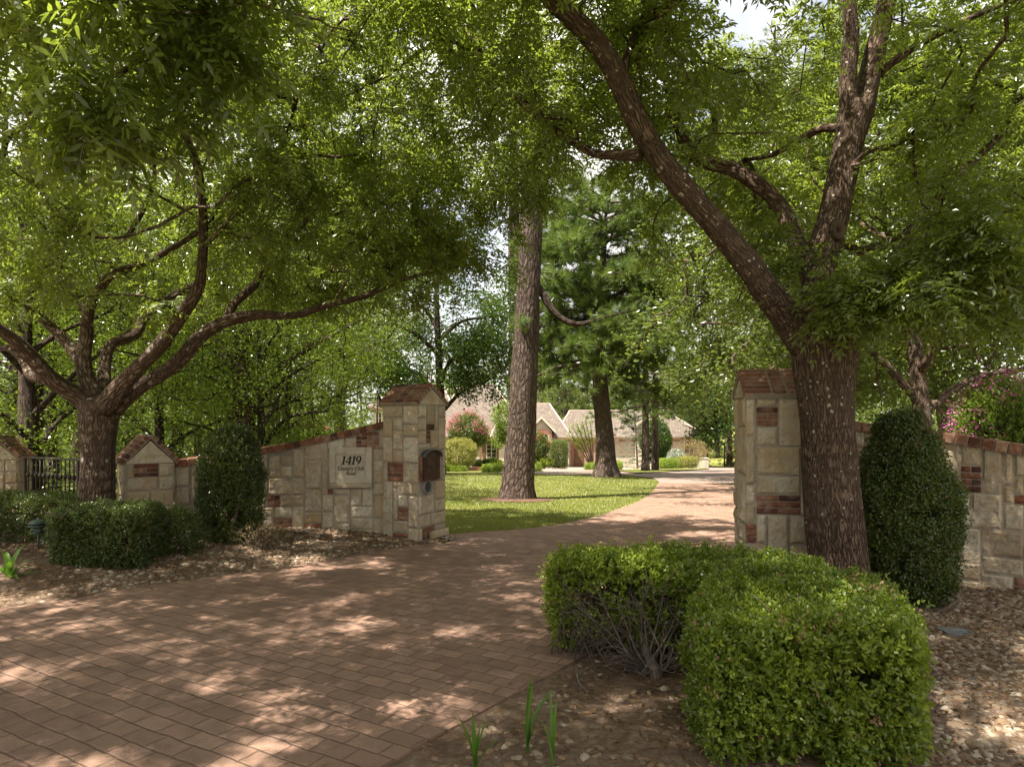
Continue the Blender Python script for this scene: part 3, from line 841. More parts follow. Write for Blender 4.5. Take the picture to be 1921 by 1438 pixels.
def inpoly(q, poly):
    s = np.zeros(len(q), bool)
    for a, b in zip(poly, np.roll(poly, 1, 0)):
        c = ((a[1] > q[:, 1]) != (b[1] > q[:, 1])) & (q[:, 0] < (b[0] - a[0]) * (q[:, 1] - a[1]) / (b[1] - a[1] + 1e-12) + a[0]); s ^= c
    return s
q = np.column_stack([rng.uniform(-7.2, -.8, 60000), rng.uniform(4.6, 9.6, 60000)])
d = edge_dist(eLd, q); n_ = fbm(np.column_stack([q * 1.1, q[:, :1] * 0]), 2, 9)
dens = np.clip(.25 + .55 * sm((q[:, 0] + 4.9) / 1.4) + .45 * n_, .04, 1) * (.35 + .65 * sm(d / .25))
ok = (d > .0) & (rng.uniform(0, 1, len(q)) < dens * .72) & (q[:, 0] / q[:, 1] > -.80) & (q[:, 1] < 9.75 - .35 * np.abs(q[:, 0] + 2.6) * .3)
q = q[ok][:17000]
mb = MB(); stones(mb, np.column_stack([q, bedL(q[:, 0], q[:, 1])]), rng, .008, .034, 1)
mb.build('gravel', M['pebble'], None, True, label='pale river pebbles spread over the bed below the address wall', cat='gravel', kind='stuff')
q = np.column_stack([rng.uniform(-.8, 6.2, 90000), rng.uniform(2.7, 7.2, 90000)])
d = -edge_dist(eRd, q); n_ = fbm(np.column_stack([q * 1.3, q[:, :1] * 0]), 2, 19)
dense = sm((q[:, 0] - 1.75) / .45)
dens = np.clip(.075 + .10 * np.clip(n_, 0, 1) * 2 + .95 * dense, 0, 1) * sm((d - .02) / .12)
ok = (d > .02) & (rng.uniform(0, 1, len(q)) < dens) & (np.abs(q[:, 0] / q[:, 1]) < .82) & ((q[:, 0] > 1.6) | (q[:, 1] < 5.2))
q = q[ok]; dq = dense[ok]
q = q[np.argsort(q[:, 1])][:26000]
mb = MB(); near = q[:, 1] < 4.6; C = np.column_stack([q, bedR(q[:, 0], q[:, 1])])
stones(mb, C[near], rng, .006, .032, 2, .42, .4); stones(mb, C[~near], rng, .008, .033, 1, .5, .3)
mb.build('gravel', M['pebble'], None, True, label='mixed river pebbles around the boxwood hedge', cat='gravel', kind='stuff')
# fallen straw and twigs
def straw(q, zf, n, name, lab, rng, ln=(.03, .13)):
    z = zf(q[:, 0], q[:, 1]); a = rng.uniform(0, 6.28, len(q)); L = rng.uniform(*ln, len(q))
    D = np.stack([np.cos(a), np.sin(a), rng.normal(0, .10, len(q))], 1); Wd = np.stack([-np.sin(a), np.cos(a), rng.normal(0, .5, len(q))], 1)
    B = np.column_stack([q, z + .014 + rng.uniform(0, .014, len(q))])
    mb = MB(); leaf_blades(mb, B, nrm(D), nrm(Wd), L, np.full(len(q), .0042) * rng.uniform(.7, 1.8, len(q)), rng.uniform(0, 1, len(q)), 4, .03)
    return mb.build(name, M['drygrass'], label=lab, cat='straw', kind='stuff')
q = np.column_stack([rng.uniform(-.9, 4.6, 14000), rng.uniform(2.7, 6.6, 14000)]); d = -edge_dist(eRd, q)
q = q[(d > .03) & (np.abs(q[:, 0] / q[:, 1]) < .8) & (fbm(np.column_stack([q * 1.7, q[:, :1]]), 2, 77) > -.15)]
straw(q, bedR, 0, 'straw', 'brown pine straw scattered over the soil by the boxwood hedge', rng)
q = np.column_stack([rng.uniform(-6.5, -1.2, 26000), rng.uniform(5.2, 9.4, 26000)]); d = edge_dist(eLd, q)
q = q[(d > .03) & (fbm(np.column_stack([q * 1.7, q[:, :1]]), 2, 78) > -.1)]
straw(q, bedL, 0, 'straw', 'brown pine straw scattered over the pebbles below the address wall', rng)
q = np.column_stack([rng.uniform(.0, 4.8, 2300), rng.uniform(2.7, 6.6, 2300)]); d = -edge_dist(eRd, q); q = q[(d > .05) & (np.abs(q[:, 0] / q[:, 1]) < .82)]
a = rng.uniform(0, 6.28, len(q)); D = nrm(np.stack([np.cos(a), np.sin(a), rng.normal(0, .25, len(q))], 1)); Wd = nrm(np.stack([-np.sin(a), np.cos(a), rng.normal(0, .5, len(q))], 1))
mb = MB(); leaf_blades(mb, np.column_stack([q, bedR(q[:, 0], q[:, 1]) + rng.uniform(.016, .032, len(q))]), D, Wd, rng.uniform(.025, .06, len(q)), rng.uniform(.010, .024, len(q)), rng.uniform(0, 1, len(q)) ** 1.5, 6, .2)
mb.build('fallen_leaves', M['drygrass'], label='brown dry leaves lying among the pebbles beside the boxwood hedge', cat='leaves', kind='stuff')
# a few leaves and twigs dropped on the paving
q = np.column_stack([rng.uniform(-5, 2.5, 420), rng.uniform(2.6, 12, 420)]); q = q[(edge_dist(eLd, q) < -.05) & (-edge_dist(eRd, q) < -.05)]
a = rng.uniform(0, 6.28, len(q)); D = np.stack([np.cos(a), np.sin(a), rng.normal(0, .12, len(q))], 1); Wd = np.stack([-np.sin(a), np.cos(a), rng.normal(0, .3, len(q))], 1)
mb = MB(); leaf_blades(mb, np.column_stack([q, gz(q[:, 1]) + .026]), nrm(D), nrm(Wd), rng.uniform(.015, .05, len(q)), rng.uniform(.004, .012, len(q)), rng.uniform(0, 1, len(q)), 6, .1)
mb.build('fallen_leaves', M['drygrass'], label='small dry leaflets fallen on the brick driveway', cat='leaves', kind='stuff')

# ------------------------------------------------------------------ grass blades on the near lawn
q = np.column_stack([rng.uniform(-8, 5.2, 330000), 9.3 + 22 * rng.uniform(0, 1, 330000) ** 1.7])
lx = np.interp(q[:, 1], [p[1] for p in lawnE], [p[0] for p in lawnE])
ok = (q[:, 0] < lx - .02) & (np.abs(q[:, 0] / q[:, 1] + .0) < .33) & (q[:, 0] > -1.25 - (q[:, 1] - 9.5) * .10)
ok &= np.hypot(q[:, 0] - .12, q[:, 1] - 16) > .55
q = q[ok]; a = rng.uniform(0, 6.28, len(q)); n = len(q)
D = nrm(np.stack([np.cos(a) * .6, np.sin(a) * .6, rng.uniform(.6, 1.2, n)], 1)); Wd = np.stack([-np.sin(a), np.cos(a), np.zeros(n)], 1)
L = rng.uniform(.022, .055, n) * (1 + .5 * (q[:, 1] < 9.9)); wd = .0045 + .0006 * (q[:, 1] - 9)
B = np.column_stack([q, gz(q[:, 1])])
tn = np.clip(.55 + .5 * fbm(np.column_stack([q * .8, q[:, :1] * 0]), 3, 31) + rng.normal(0, .09, n), 0, 1)
V = np.stack([B - Wd * wd[:, None], B + Wd * wd[:, None], B + D * L[:, None]], 1)
mb = MB(); mb.add(V.reshape(-1, 3), np.arange(n * 3).reshape(n, 3), np.repeat(tn, 3))
mb.build('grass', M['grass'], label='short yellow green lawn grass inside the gate', cat='grass', kind='stuff')
# ------------------------------------------------------------------ masonry materials
def mat_stone():
    t = NT('limestone'); p = t.pos(); tn = t.tone()
    col = t.ramp(tn, [(0, (.34, .275, .19)), (.25, (.47, .405, .295)), (.5, (.40, .345, .255)), (.7, (.52, .46, .35)), (.85, (.39, .30, .18)), (1, (.57, .52, .42))])
    a = t.noise(5, 4, .6, p); b = t.noise(55, 5, .65, p); c = t.noise(17, 3, .55, p)
    col = t.mix(t.ramp(a, [(.42, (0, 0, 0)), (.72, (.75, .75, .75))]), col, (.35, .225, .105))
    col = t.mix(t.ramp(c, [(.30, (.6, .6, .6)), (.52, (0, 0, 0))]), col, (.26, .235, .19))
    col = t.mix(t.ramp(b, [(.30, (.35, .35, .35)), (.55, (0, 0, 0))]), col, (.23, .19, .14))
    t.principled(col, .92, t.bump(t.math('ADD', b, t.math('MULTIPLY', c, .9)), .8, .012), .15); return t.m
def mat_brick():
    t = NT('clay_brick'); p = t.pos(); tn = t.tone()
    col = t.ramp(tn, [(0, (.035, .022, .018)), (.16, (.12, .046, .028)), (.4, (.19, .075, .040)), (.65, (.26, .110, .058)), (.85, (.20, .10, .060)), (1, (.33, .20, .125))])
    a = t.noise(24, 5, .65, p); b = t.noise(7, 3, .6, p)
    col = t.mix(t.ramp(a, [(.40, (.65, .65, .65)), (.6, (0, 0, 0))]), col, (.09, .038, .025)); col = t.mix(t.ramp(b, [(.5, (0, 0, 0)), (.72, (.5, .5, .5))]), col, (.36, .25, .18))
    t.principled(col, .88, t.bump(a, .7, .006), .2); return t.m
def mat_mortar():
    t = NT('mortar'); p = t.pos(); a = t.noise(60, 4, .6, p); b = t.noise(4, 3, .5, p)
    t.principled(t.ramp(t.math('ADD', t.math('MULTIPLY', a, .5), t.math('MULTIPLY', b, .5)), [(.35, (.17, .14, .105)), (.65, (.38, .325, .255))]), .95, t.bump(a, .6, .006), .1); return t.m
M['stone'], M['brick'], M['mortar'] = mat_stone(), mat_brick(), mat_mortar()
def plain(name, col, rough=.6, metal=0.0, spec=.3, nz=None, amt=.4, nscale=20, bump=.3, bd=.004):
    t = NT(name); n = t.noise(nscale, 4, .6, t.obj()); c = col
    if nz is not None: c = t.mix(t.ramp(n, [(.38, (0, 0, 0)), (.66, (amt, amt, amt))]), col, nz)
    t.principled(c, rough, t.bump(n, bump, bd), spec, metal); return t.m
M['iron'] = plain('painted_iron', (.035, .028, .022), .5, .3, .4, (.10, .07, .05), .5, 40)
M['rust'] = plain('rusty_sheet_metal', (.042, .024, .015), .7, .15, .3, (.10, .052, .030), .8, 18)
M['tarnish'] = plain('weathered_metal', (.075, .075, .062), .5, .5, .4, (.06, .06, .05), .7, 30)
M['cast'] = plain('cast_stone', (.46, .41, .32), .85, 0, .2, (.33, .28, .21), .7, 9, .3)
M['ink'] = plain('dark_lettering', (.03, .028, .026), .7)
M['pvc'] = plain('grey_pipe', (.22, .20, .17), .7, 0, .3, (.14, .12, .10), .5)
M['greenmetal'] = plain('green_metal', (.028, .060, .042), .55, 0, .4, (.08, .095, .07), .6, 25)

def ashlar(Wd, H, rng, fixed=(), c=.072):
    nx, ny = max(2, round(Wd / c)), max(2, round(H / c)); cx, cy = Wd / nx, H / ny
    occ = np.zeros((nx, ny), bool); out = []
    for (x, y, w, h, *kd) in fixed:
        i0, i1 = int(np.clip(round(x / cx), 0, nx)), int(np.clip(round((x + w) / cx), 0, nx)); j0, j1 = int(np.clip(round(y / cy), 0, ny)), int(np.clip(round((y + h) / cy), 0, ny))
        if i1 <= i0 or j1 <= j0: continue
        occ[i0:i1, j0:j1] = True; out.append((i0 * cx, j0 * cy, (i1 - i0) * cx, (j1 - j0) * cy, kd[0] if kd else 'brick'))
    sizes = [(5, 2), (4, 3), (3, 5), (3, 3), (5, 3), (2, 4), (4, 2), (2, 2), (3, 2), (2, 5), (6, 2), (3, 4)]
    for j in range(ny):
        for i in range(nx):
            if occ[i, j]: continue
            wmax = 0
            while i + wmax < nx and not occ[i + wmax, j]: wmax += 1
            w, h = sizes[rng.integers(len(sizes))]
            w = min(w, wmax)
            if 0 < wmax - w < 2: w = wmax if wmax < 6 else w - 1
            w = max(w, 1)
            hm = 0
            while j + hm < ny and not occ[i:i + w, j + hm].any(): hm += 1
            h = min(h, hm)
            if 0 < hm - h < 2: h = hm if hm < 6 else h
            occ[i:i + w, j:j + h] = True; out.append((i * cx, j * cy, w * cx, h * cy, 'stone'))
    return out

def rock_panel(mb, x0, y0, w, h, mapf, rng, top=None, gap=.0095, amp=.022, depth=.011, tone=None, mat=0, ds=.018, edge=.008):
    x1, y1 = x0 + w - gap, y0 + h - gap; x0, y0 = x0 + gap, y0 + gap
    if top is not None and y0 > min(top(x0), top(x1)) - .012: return
    nx, ny = max(3, int((x1 - x0) / ds)), max(3, int((y1 - y0) / ds))
    gx = np.linspace(x0, x1, nx + 1); gy = np.linspace(y0, y1, ny + 1)
    X, Y = np.meshgrid(gx, gy, indexing='ij')
    if top is not None: Y = np.minimum(Y, top(X))
    e = np.minimum(np.minimum(X - x0, x1 - X), np.minimum(Y - y0, y1 - Y))
    k = np.clip(e / edge, 0, 1); k = np.sqrt(1 - (1 - k) ** 2)
    off = rng.uniform(0, 50, 3)
    qn = np.stack([X.ravel() * 15 + off[0], Y.ravel() * 15 + off[1], np.full(X.size, off[2])], 1)
    n = (.55 * fbm(qn, 3, 5) + .55 * (.45 - np.abs(fbm(qn * 1.7 + 9, 3, 6)))).reshape(X.shape)
    tilt = (X - (x0 + x1) / 2) * rng.normal(0, .04) + (Y - (y0 + y1) / 2) * rng.normal(0, .04)
    Z = k * (depth + amp * n + tilt * k) + (1 - k) * .001
    # irregular outline
    X = X + (1 - k) * .004 * rng.normal(size=X.shape) * (e > 0); 
    Pm = mapf(X.ravel(), Y.ravel(), Z.ravel()).reshape(nx + 1, ny + 1, 3)
    tone = rng.uniform(0, 1) if tone is None else tone
    mb.grid(Pm, np.full(X.size, tone), mat=mat)
    ring = [(i, 0) for i in range(nx)] + [(nx, j) for j in range(ny)] + [(i, ny) for i in range(nx, 0, -1)] + [(0, j) for j in range(ny, 0, -1)]
    a = np.array([[X[q], Y[q], .002] for q in ring]); b = a.copy(); b[:, 2] = -.02
    A = mapf(*a.T); B = mapf(*b.T); m = len(ring); i = np.arange(m); j = (i + 1) % m
    mb.add(np.vstack([A, B]), np.stack([i, i + m, j + m, j], 1), np.full(2 * m, tone), mat=mat)

def lay(mb, rects, mapf, rng, top=None):
    for x, y, w, h, kd in rects:
        if kd == 'stone': rock_panel(mb, x, y, w, h, mapf, rng, top)
        elif kd == 'brick':
            n = max(1, round(h / .0677)); ch = h / n
            for j in range(n):
                bl = w / max(1, round(w / .2)) if w > .12 else w
                xs = [0.0]; o = bl * .5 if (j % 2 and w > .15) else 0
                if o: xs.append(o)
                while xs[-1] < w - 1e-6: xs.append(min(xs[-1] + bl, w))
                for a, b in zip(xs[:-1], xs[1:]):
                    if b - a > .02: rock_panel(mb, x + a, y + j * ch, b - a, ch, mapf, rng, top, .004, .003, .010, None, 1, .03, .008)

def plane_map(o, ux, n):
    o, ux, n = np.array(o, float), np.array(ux, float), np.array(n, float)
    return lambda x, y, z: o + np.outer(x, ux) + np.outer(y, UP) + np.outer(z, n)

def pillar(label, corner, a, w, z0, ze, zr, ridge, patches, seed, holes=None, name='stone_pillar', group=None, where=None):
    """corner: left end of the face turned to the camera; a: heading of that face; ridge 0 runs along the face, 1 away from it"""
    rng = np.random.default_rng(seed)
    u = np.array([math.cos(a), math.sin(a), 0]); v = np.array([-math.sin(a), math.cos(a), 0])
    c0 = np.array([*corner, 0]); c = c0 + (u + v) * w / 2
    t = thing(name, label, 'pillar', (c[0], c[1], z0), group)
    faces = {'front': (c0, u, -v), 'right': (c0 + u * w, v, u), 'back': (c0 + (u + v) * w, -u, v), 'left': (c0 + v * w, -v, -u)}
    mb, core = MB(), MB()
    core.box(c + UP * (z0 + ze) / 2, (w - .01, w - .01, ze - z0), a)
    for k, (o, ux, n) in faces.items():
        mp = plane_map(o + UP * z0, ux, n)
        lay(mb, ashlar(w, ze - z0, rng, c=.088, fixed=[(x, y - z0, ww, hh, *kd) for f, x, y, ww, hh, *kd in patches if f == k]), mp, rng)
    R_, S_ = (u, v) if ridge == 0 else (v, u)
    h = zr - ze - .05
    for sg in (-1, 1):
        o = c + R_ * sg * (w / 2 - .004)
        ux = np.cross(UP, R_ * sg)
        mp = plane_map(o - ux * w / 2 + UP * ze, ux, R_ * sg)
        tri = lambda x: np.clip(h * (1 - np.abs(np.asarray(x) - w / 2) / (w / 2)), 0, None)
        xs = np.linspace(.012, w - .012, 25); ys = np.linspace(0, 1, 11)
        X, Y = np.meshgrid(xs, ys, indexing='ij'); Y = Y * (tri(X) - .004) + .004
        nn = fbm(np.stack([X.ravel() * 16, Y.ravel() * 16, np.full(X.size, seed * 3.3 + sg)], 1), 3, 8)
        mb.grid(mp(X.ravel(), Y.ravel(), .010 + .010 * nn).reshape(25, 11, 3), np.full(X.size, rng.uniform(.3, .8)))
    core.prism([c - R_ * (w / 2 - .004) + S_ * q + UP * zz for q, zz in ((-w / 2, ze), (w / 2, ze), (0, ze + h))], R_ * (w - .008))
    core.build('mortar_core', M['mortar'], t)
    mb.build('stonework', [M['stone'], M['brick']], t, False)
    cap, cm = MB(), MB()
    run, rise = w / 2 + .03, zr - ze
    sl = math.hypot(run, rise)
    for sg in (-1, 1):
        sd_ = nrm(S_ * -sg * run + UP * rise); nn = nrm(np.cross(R_, sd_)) ; nn = nn if nn[2] > 0 else -nn
        base = c + S_ * sg * run + UP * (ze - .012)
        nrow = 6; rh = sl / nrow
        rot = np.stack([R_, sd_, nn], 1)
        cm.box(base + sd_ * sl / 2 + nn * .022, (w + .03, sl - .006, .058), rot=rot)
        seg = [.0, .40, .61, 1.0]; Lt = w + .05
        for r in range(nrow):
            for s0, s1 in zip(seg[:-1], seg[1:]):
                lg = (s1 - s0) * Lt - .015
                cap.box(base + sd_ * (rh * (r + .5)) + R_ * ((s0 + s1) / 2 - .5) * Lt + nn * .030, (lg, rh - .013, .056), tone=rng.uniform(0, 1), rot=rot, bevel=.005)
    cp = cap.build('brick_cap', M['brick'], t)
    cm.build('cap_mortar', M['mortar'], cp)
    return t, faces

def to_face(face, px, py):
    """pixel on a pillar face -> (distance along the face, height)"""
    o, ux, n = face
    d = np.array([(px - CX) / FPX, 1.0, -(py - HY) / FPX]); e = np.array([0, 0, EYE])
    k = np.dot(o - e, n) / np.dot(d, n); q = e + d * k - o
    return float(np.dot(q, ux)), float(q[2])

def px_patch(face, x0, x1, y0, y1):
    a, b = to_face(face, x0, (y0 + y1) / 2)[0], to_face(face, x1, (y0 + y1) / 2)[0]
    xm = (x0 + x1) / 2
    return min(a, b), to_face(face, xm, y1)[1], abs(b - a), to_face(face, xm, y0)[1] - to_face(face, xm, y1)[1]

def face_of(corner, a, w, k):
    u = np.array([math.cos(a), math.sin(a), 0]); v = np.array([-math.sin(a), math.cos(a), 0]); c0 = np.array([*corner, 0])
    return {'front': (c0, u, -v), 'right': (c0 + u * w, v, u)}[k]

# gate pillar with the mailbox
GP = ((-1.79, 9.46), R(-30), .62)
fr, rt = face_of(*GP, 'front'), face_of(*GP, 'right')
pt = [('front', *px_patch(fr, *q)) for q in [(726, 753, 872, 902), (743, 764, 957, 977), (735, 765, 1002, 1022)]] + [('right', *px_patch(rt, *q)) for q in [(798, 815, 796, 807), (798, 806, 810, 829), (789, 815, 982, 1006)]] + [('right', *px_patch(rt, 784, 826, 838, 904), 'void'), ('right', *px_patch(rt, 787, 813, 898, 929), 'void')]
gate_pillar, GF = pillar('tall pale stone gate pillar with mailbox at the left side of the driveway', *GP, -.06, 1.865, 2.13, 0, pt, 3, group='stone gate pillars')
# footing stone at the drive side and the round newspaper tube
mb = MB(); o, ux, n = GF['right']
rock_panel(mb, .22, 0.02, .40, .115, plane_map(o + n * .05, ux, n), np.random.default_rng(8), None, .0, .02, .02, .8)
mb.box(o + ux * .42 + n * .02 + UP * .075, (.38, .075, .105), math.atan2(ux[1], ux[0]), .8)
mb.build('footing_stone', [M['stone'], M['brick']], gate_pillar)
xx, zz = to_face(rt, 800, 913)
c = o + ux * xx + UP * zz; mb = MB()
ang = np.linspace(0, 2 * np.pi, 25)[:-1]
def ringp(r, d): return np.array([c + ux * r * math.cos(q) + UP * r * math.sin(q) + n * d for q in ang])
rings = np.stack([ringp(.098, -.01), ringp(.098, .034), ringp(.078, .034), ringp(.077, .008)]); rings = np.concatenate([rings, rings[:, :1]], 1)
mb.grid(rings); nt_ = mb.build('newspaper_tube', M['pvc'], gate_pillar, True)
mb = MB(); mb.prism(ringp(.0775, -.004), n * .010); mb.build('tube_shade_disc', plain('pipe_shade', (.050, .055, .055), .8), nt_)  # dark disc painted as the shade inside the hollow tube

# mailbox let into the pillar
mx_, mz = to_face(rt, 805, 871); mc = o + ux * mx_ + UP * mz + n * .01
mailbox = thing('mailbox', 'rusty brown arched mailbox door set into the stone gate pillar', 'mailbox', mc)
mw, mh = .36, .40
def arch(w, h, rise, m=9):
    pts = [(-w / 2, -h / 2), (w / 2, -h / 2)] + [(w / 2 * math.cos(q), h / 2 - rise + rise * math.sin(q)) for q in np.linspace(0, math.pi, m)]
    return np.array(pts)
def fp(p2, d): return np.array([mc + ux * a + UP * b + n * d for a, b in p2])
mb = MB(); mb.prism(fp(arch(mw, mh, .09), .006), n * .035); mb.build('door', M['rust'], mailbox)
mb = MB(); mb.prism(fp(arch(mw - .07, mh - .07, .08), .0415), n * .008); mb.build('door_panel', M['rust'], mailbox)
mb = MB(); A1 = arch(mw + .03, mh + .02, .10, 13)[2:]; A0 = arch(mw, mh - .01, .09, 13)[2:]
G_ = np.stack([fp(A1, -.01), fp(A1, .085), fp(A0, .085), fp(A0, .0)]); mb.grid(G_); mb.build('hood', M['tarnish'], mailbox, True)
mb = MB(); mb.lathe((0, 0, 0), [(.001, 0), (.018, .0), (.018, .012), (.008, .018), (.008, .03), (.016, .036), (.001, .05)], 10)
Rm = np.stack([ux, UP, n], 1); mb.v = [q @ Rm.T + mc + ux * .12 + UP * -.01 + n * .045 for q in mb.v]; mb.build('handle', M['tarnish'], mailbox, True)
mb = MB()
for sg in (-1, 1):
    for k in range(5): mb.box(mc + ux * sg * (mw / 2 + .020) + UP * (-.17 + .068 * k) + n * .004, (.030, .04, .06), math.atan2(ux[1], ux[0]), .35 + .1 * k, bevel=.004)
for k in range(5): mb.box(mc + ux * (-.15 + .075 * k) - UP * (mh / 2 + .014) + n * .004, (.066, .04, .022), math.atan2(ux[1], ux[0]), .3 + .13 * k, bevel=.004)
mb.build('brick_surround', M['brick'], mailbox)

# gate pillar on the right
GR = ((2.125, 6.22), R(-9), .57)
fr2 = face_of(*GR, 'front')
pt = [('front', *px_patch(fr2, *q)) for q in [(1421, 1467, 767, 797), (1420, 1503, 937, 968), (1404, 1420, 975, 1025)]]
right_pillar, GF2 = pillar('pale stone gate pillar with brick roof cap behind the big forked tree trunk', *GR, -.08, 1.865, 2.11, 0, pt, 14, group='stone gate pillars')
# end pillar of the address wall and the one beyond the iron gate
L0 = ((-4.87, 8.6), R(38), .57)
fr3 = face_of(*L0, 'front')
pt = [('front', *px_patch(fr3, *q)) for q in [(253, 305, 868, 890)]]
end_pillar, GF3 = pillar('short stone end pillar with gabled brick cap beside the iron gate and left tree', *L0, -.02, 1.10, 1.44, 1, pt, 5, group='short gabled stone pillars')
far_pillar, GF4 = pillar('short stone pillar with gabled brick cap at the far end of the iron gate', (-8.05, 10.15), R(20), .60, -.02, 1.06, 1.40, 1, [], 6, group='short gabled stone pillars')

# ------------------------------------------------------------------ curved walls
def wall(label, pts, tops, z0, seed, fixed_px, thick=.30, ck=.10):
    rng = np.random.default_rng(seed)
    cv = spline(np.array([(*q, 0) for q in pts]), .05)[:, :2]
    S = np.concatenate([[0], np.cumsum(np.linalg.norm(np.diff(cv, axis=0), axis=1))]); T = nrm(np.gradient(cv, axis=0)); Nn = np.stack([T[:, 1], -T[:, 0]], 1)
    def at(s):
        return np.stack([np.interp(s, S, cv[:, k]) for k in (0, 1)], -1), nrm(np.stack([np.interp(s, S, Nn[:, k]) for k in (0, 1)], -1))
    def mp(x, y, z):
        p, n = at(np.asarray(x)); return np.column_stack([p + n * np.asarray(z)[:, None], np.asarray(y) + z0])
    topf = lambda s: np.interp(s, np.linspace(0, S[-1], len(tops)), tops) - ck - z0
    def px2s(px, py):
        ang = (px - CX) / FPX; k = np.argmin(np.abs(cv[:, 0] / cv[:, 1] - ang)); return S[k], EYE - (py - HY) / FPX * cv[k, 1] - z0
    fx = []
    for x0, x1, y0, y1, *kd in fixed_px:
        a, zt = px2s(x0, y0); b, zb = px2s(x1, y1); fx.append((a, zb, b - a, zt - zb, *kd))
    H = max(tops) - z0
    mid = at(np.array([S[-1] / 2]))[0][0]
    t = thing('stone_wall', label, 'wall', (mid[0], mid[1], z0))
    mb = MB(); lay(mb, ashlar(S[-1], H, rng, fx, .082), mp, rng, topf)
    mb.build('stonework', [M['stone'], M['brick']], t)
    core = MB(); sp = np.linspace(0, S[-1], 60); tp = topf(sp)
    prof = [mp(sp, np.zeros(60), np.zeros(60)), mp(sp, tp, np.zeros(60)), mp(sp, tp, np.full(60, -thick)), mp(sp, np.zeros(60), np.full(60, -thick))]
    core.grid(np.stack(prof)); 
    for e in (0, -1): core.poly([q[e] for q in prof])
    core.build('mortar_core', M['mortar'], t)
    cap, cmx = MB(), MB(); nb = int(S[-1] / .102)
    g = np.linspace(.0, S[-1], nb + 1)
    for a, b in zip(g[:-1], g[1:]):
        s = (a + b) / 2; p, n = at(np.array([s])); p, n = p[0], n[0]
        za, zb = topf(a), topf(b); tl = math.atan2(zb - za, b - a)
        tg = np.array([-n[1], n[0], 0]); x_ = tg * math.cos(tl) + UP * math.sin(tl); y_ = np.array([-n[0], -n[1], 0]); z_ = np.cross(x_, y_)
        cen = np.array([p[0], p[1], (za + zb) / 2 + z0]) + y_ * (thick / 2) + z_ * (ck * .5 + .004)
        cap.box(cen, ((b - a) - .009, thick + .10, ck - .008), tone=rng.uniform(0, 1), rot=np.stack([x_, y_, z_], 1), bevel=.006)
    cmx.grid(np.stack([mp(sp, tp + .001, np.full(60, .035)), mp(sp, tp + ck - .014, np.full(60, .035)), mp(sp, tp + ck - .014, np.full(60, -thick - .035)), mp(sp, tp + .001, np.full(60, -thick - .035))]))
    cp = cap.build('brick_coping', M['brick'], t); cmx.build('coping_mortar', M['mortar'], cp)
    return t, mp, px2s
lw, lmap, lpx = wall('curved address wall of pale stone rising under brick coping to the mailbox pillar', [(-4.50, 9.00), (-3.75, 9.36), (-3.1, 9.54), (-2.4, 9.58), (-1.70, 9.52)], [1.12, 1.20, 1.33, 1.48, 1.655], -.03, 21,
    [(673, 710, 809, 838), (510, 533, 928, 948), (518, 553, 970, 993), (575, 598, 977, 994), (703, 714, 937, 960), (618, 629, 913, 923), (318, 337, 952, 968), (622, 698, 838, 912, 'void')])
rw, rmap, rpx = wall('curved stone wall under brick coping beside the dark conical shrub at right', [(2.55, 6.78), (3.3, 6.98), (3.9, 6.80), (4.45, 6.42), (5.1, 5.85), (6.0, 5.0)], [1.72, 1.66, 1.55, 1.40, 1.28, 1.15], -.03, 33,
    [(1810, 1836, 868, 925), (1905, 1921, 925, 950), (1904, 1935, 1085, 1120)])

# ------------------------------------------------------------------ address plaque
s0, _ = lpx(622, 870); s1, _ = lpx(698, 870); sc_ = (s0 + s1) / 2
pc = lmap(np.array([sc_]), np.array([0.]), np.array([0.]))[0]; pa = lmap(np.array([s0]), np.array([0.]), np.array([0.]))[0]; pb = lmap(np.array([s1]), np.array([0.]), np.array([0.]))[0]
pu = nrm(pb - pa); pn = np.array([pu[1], -pu[0], 0]); dist = pc[1]
zc = EYE - (871.5 - HY) / FPX * dist; pw = np.linalg.norm(pb - pa); ph = 67 / FPX * dist
pc = np.array([pc[0], pc[1], zc]) + pn * .026
plaque = thing('address_plaque', 'cream cast stone address plaque reading 1419 Country Club Road', 'sign', pc)
pr = np.stack([pu, UP, pn], 1)
iw, ih = pw * .715, ph * .60
mb = MB()
for (x, y, w, h) in [(-(pw + iw) / 4, 0, (pw - iw) / 2, ph), ((pw + iw) / 4, 0, (pw - iw) / 2, ph)]:
    mb.box(pc + pu * x + UP * y, (w, h, .05), rot=pr, bevel=.004)
for (y, h) in [((ph + ih) / 4, (ph - ih) / 2), (-(ph + ih) / 4, (ph - ih) / 2)]:
    mb.box(pc + UP * y, (iw - .001, h, .0495), rot=pr, bevel=.003)
mb.build('frame', M['cast'], plaque)
mb = MB(); mb.box(pc - pn * .012, (iw + .002, ih + .002, .02), rot=pr); mb.build('panel', M['cast'], plaque)
mb = MB(); mb.box(pc - UP * (ph / 2 + .035) + pn * .004, (pw * 1.02, .064, .06), rot=pr, bevel=.008); mb.build('sill', M['stone'], plaque)
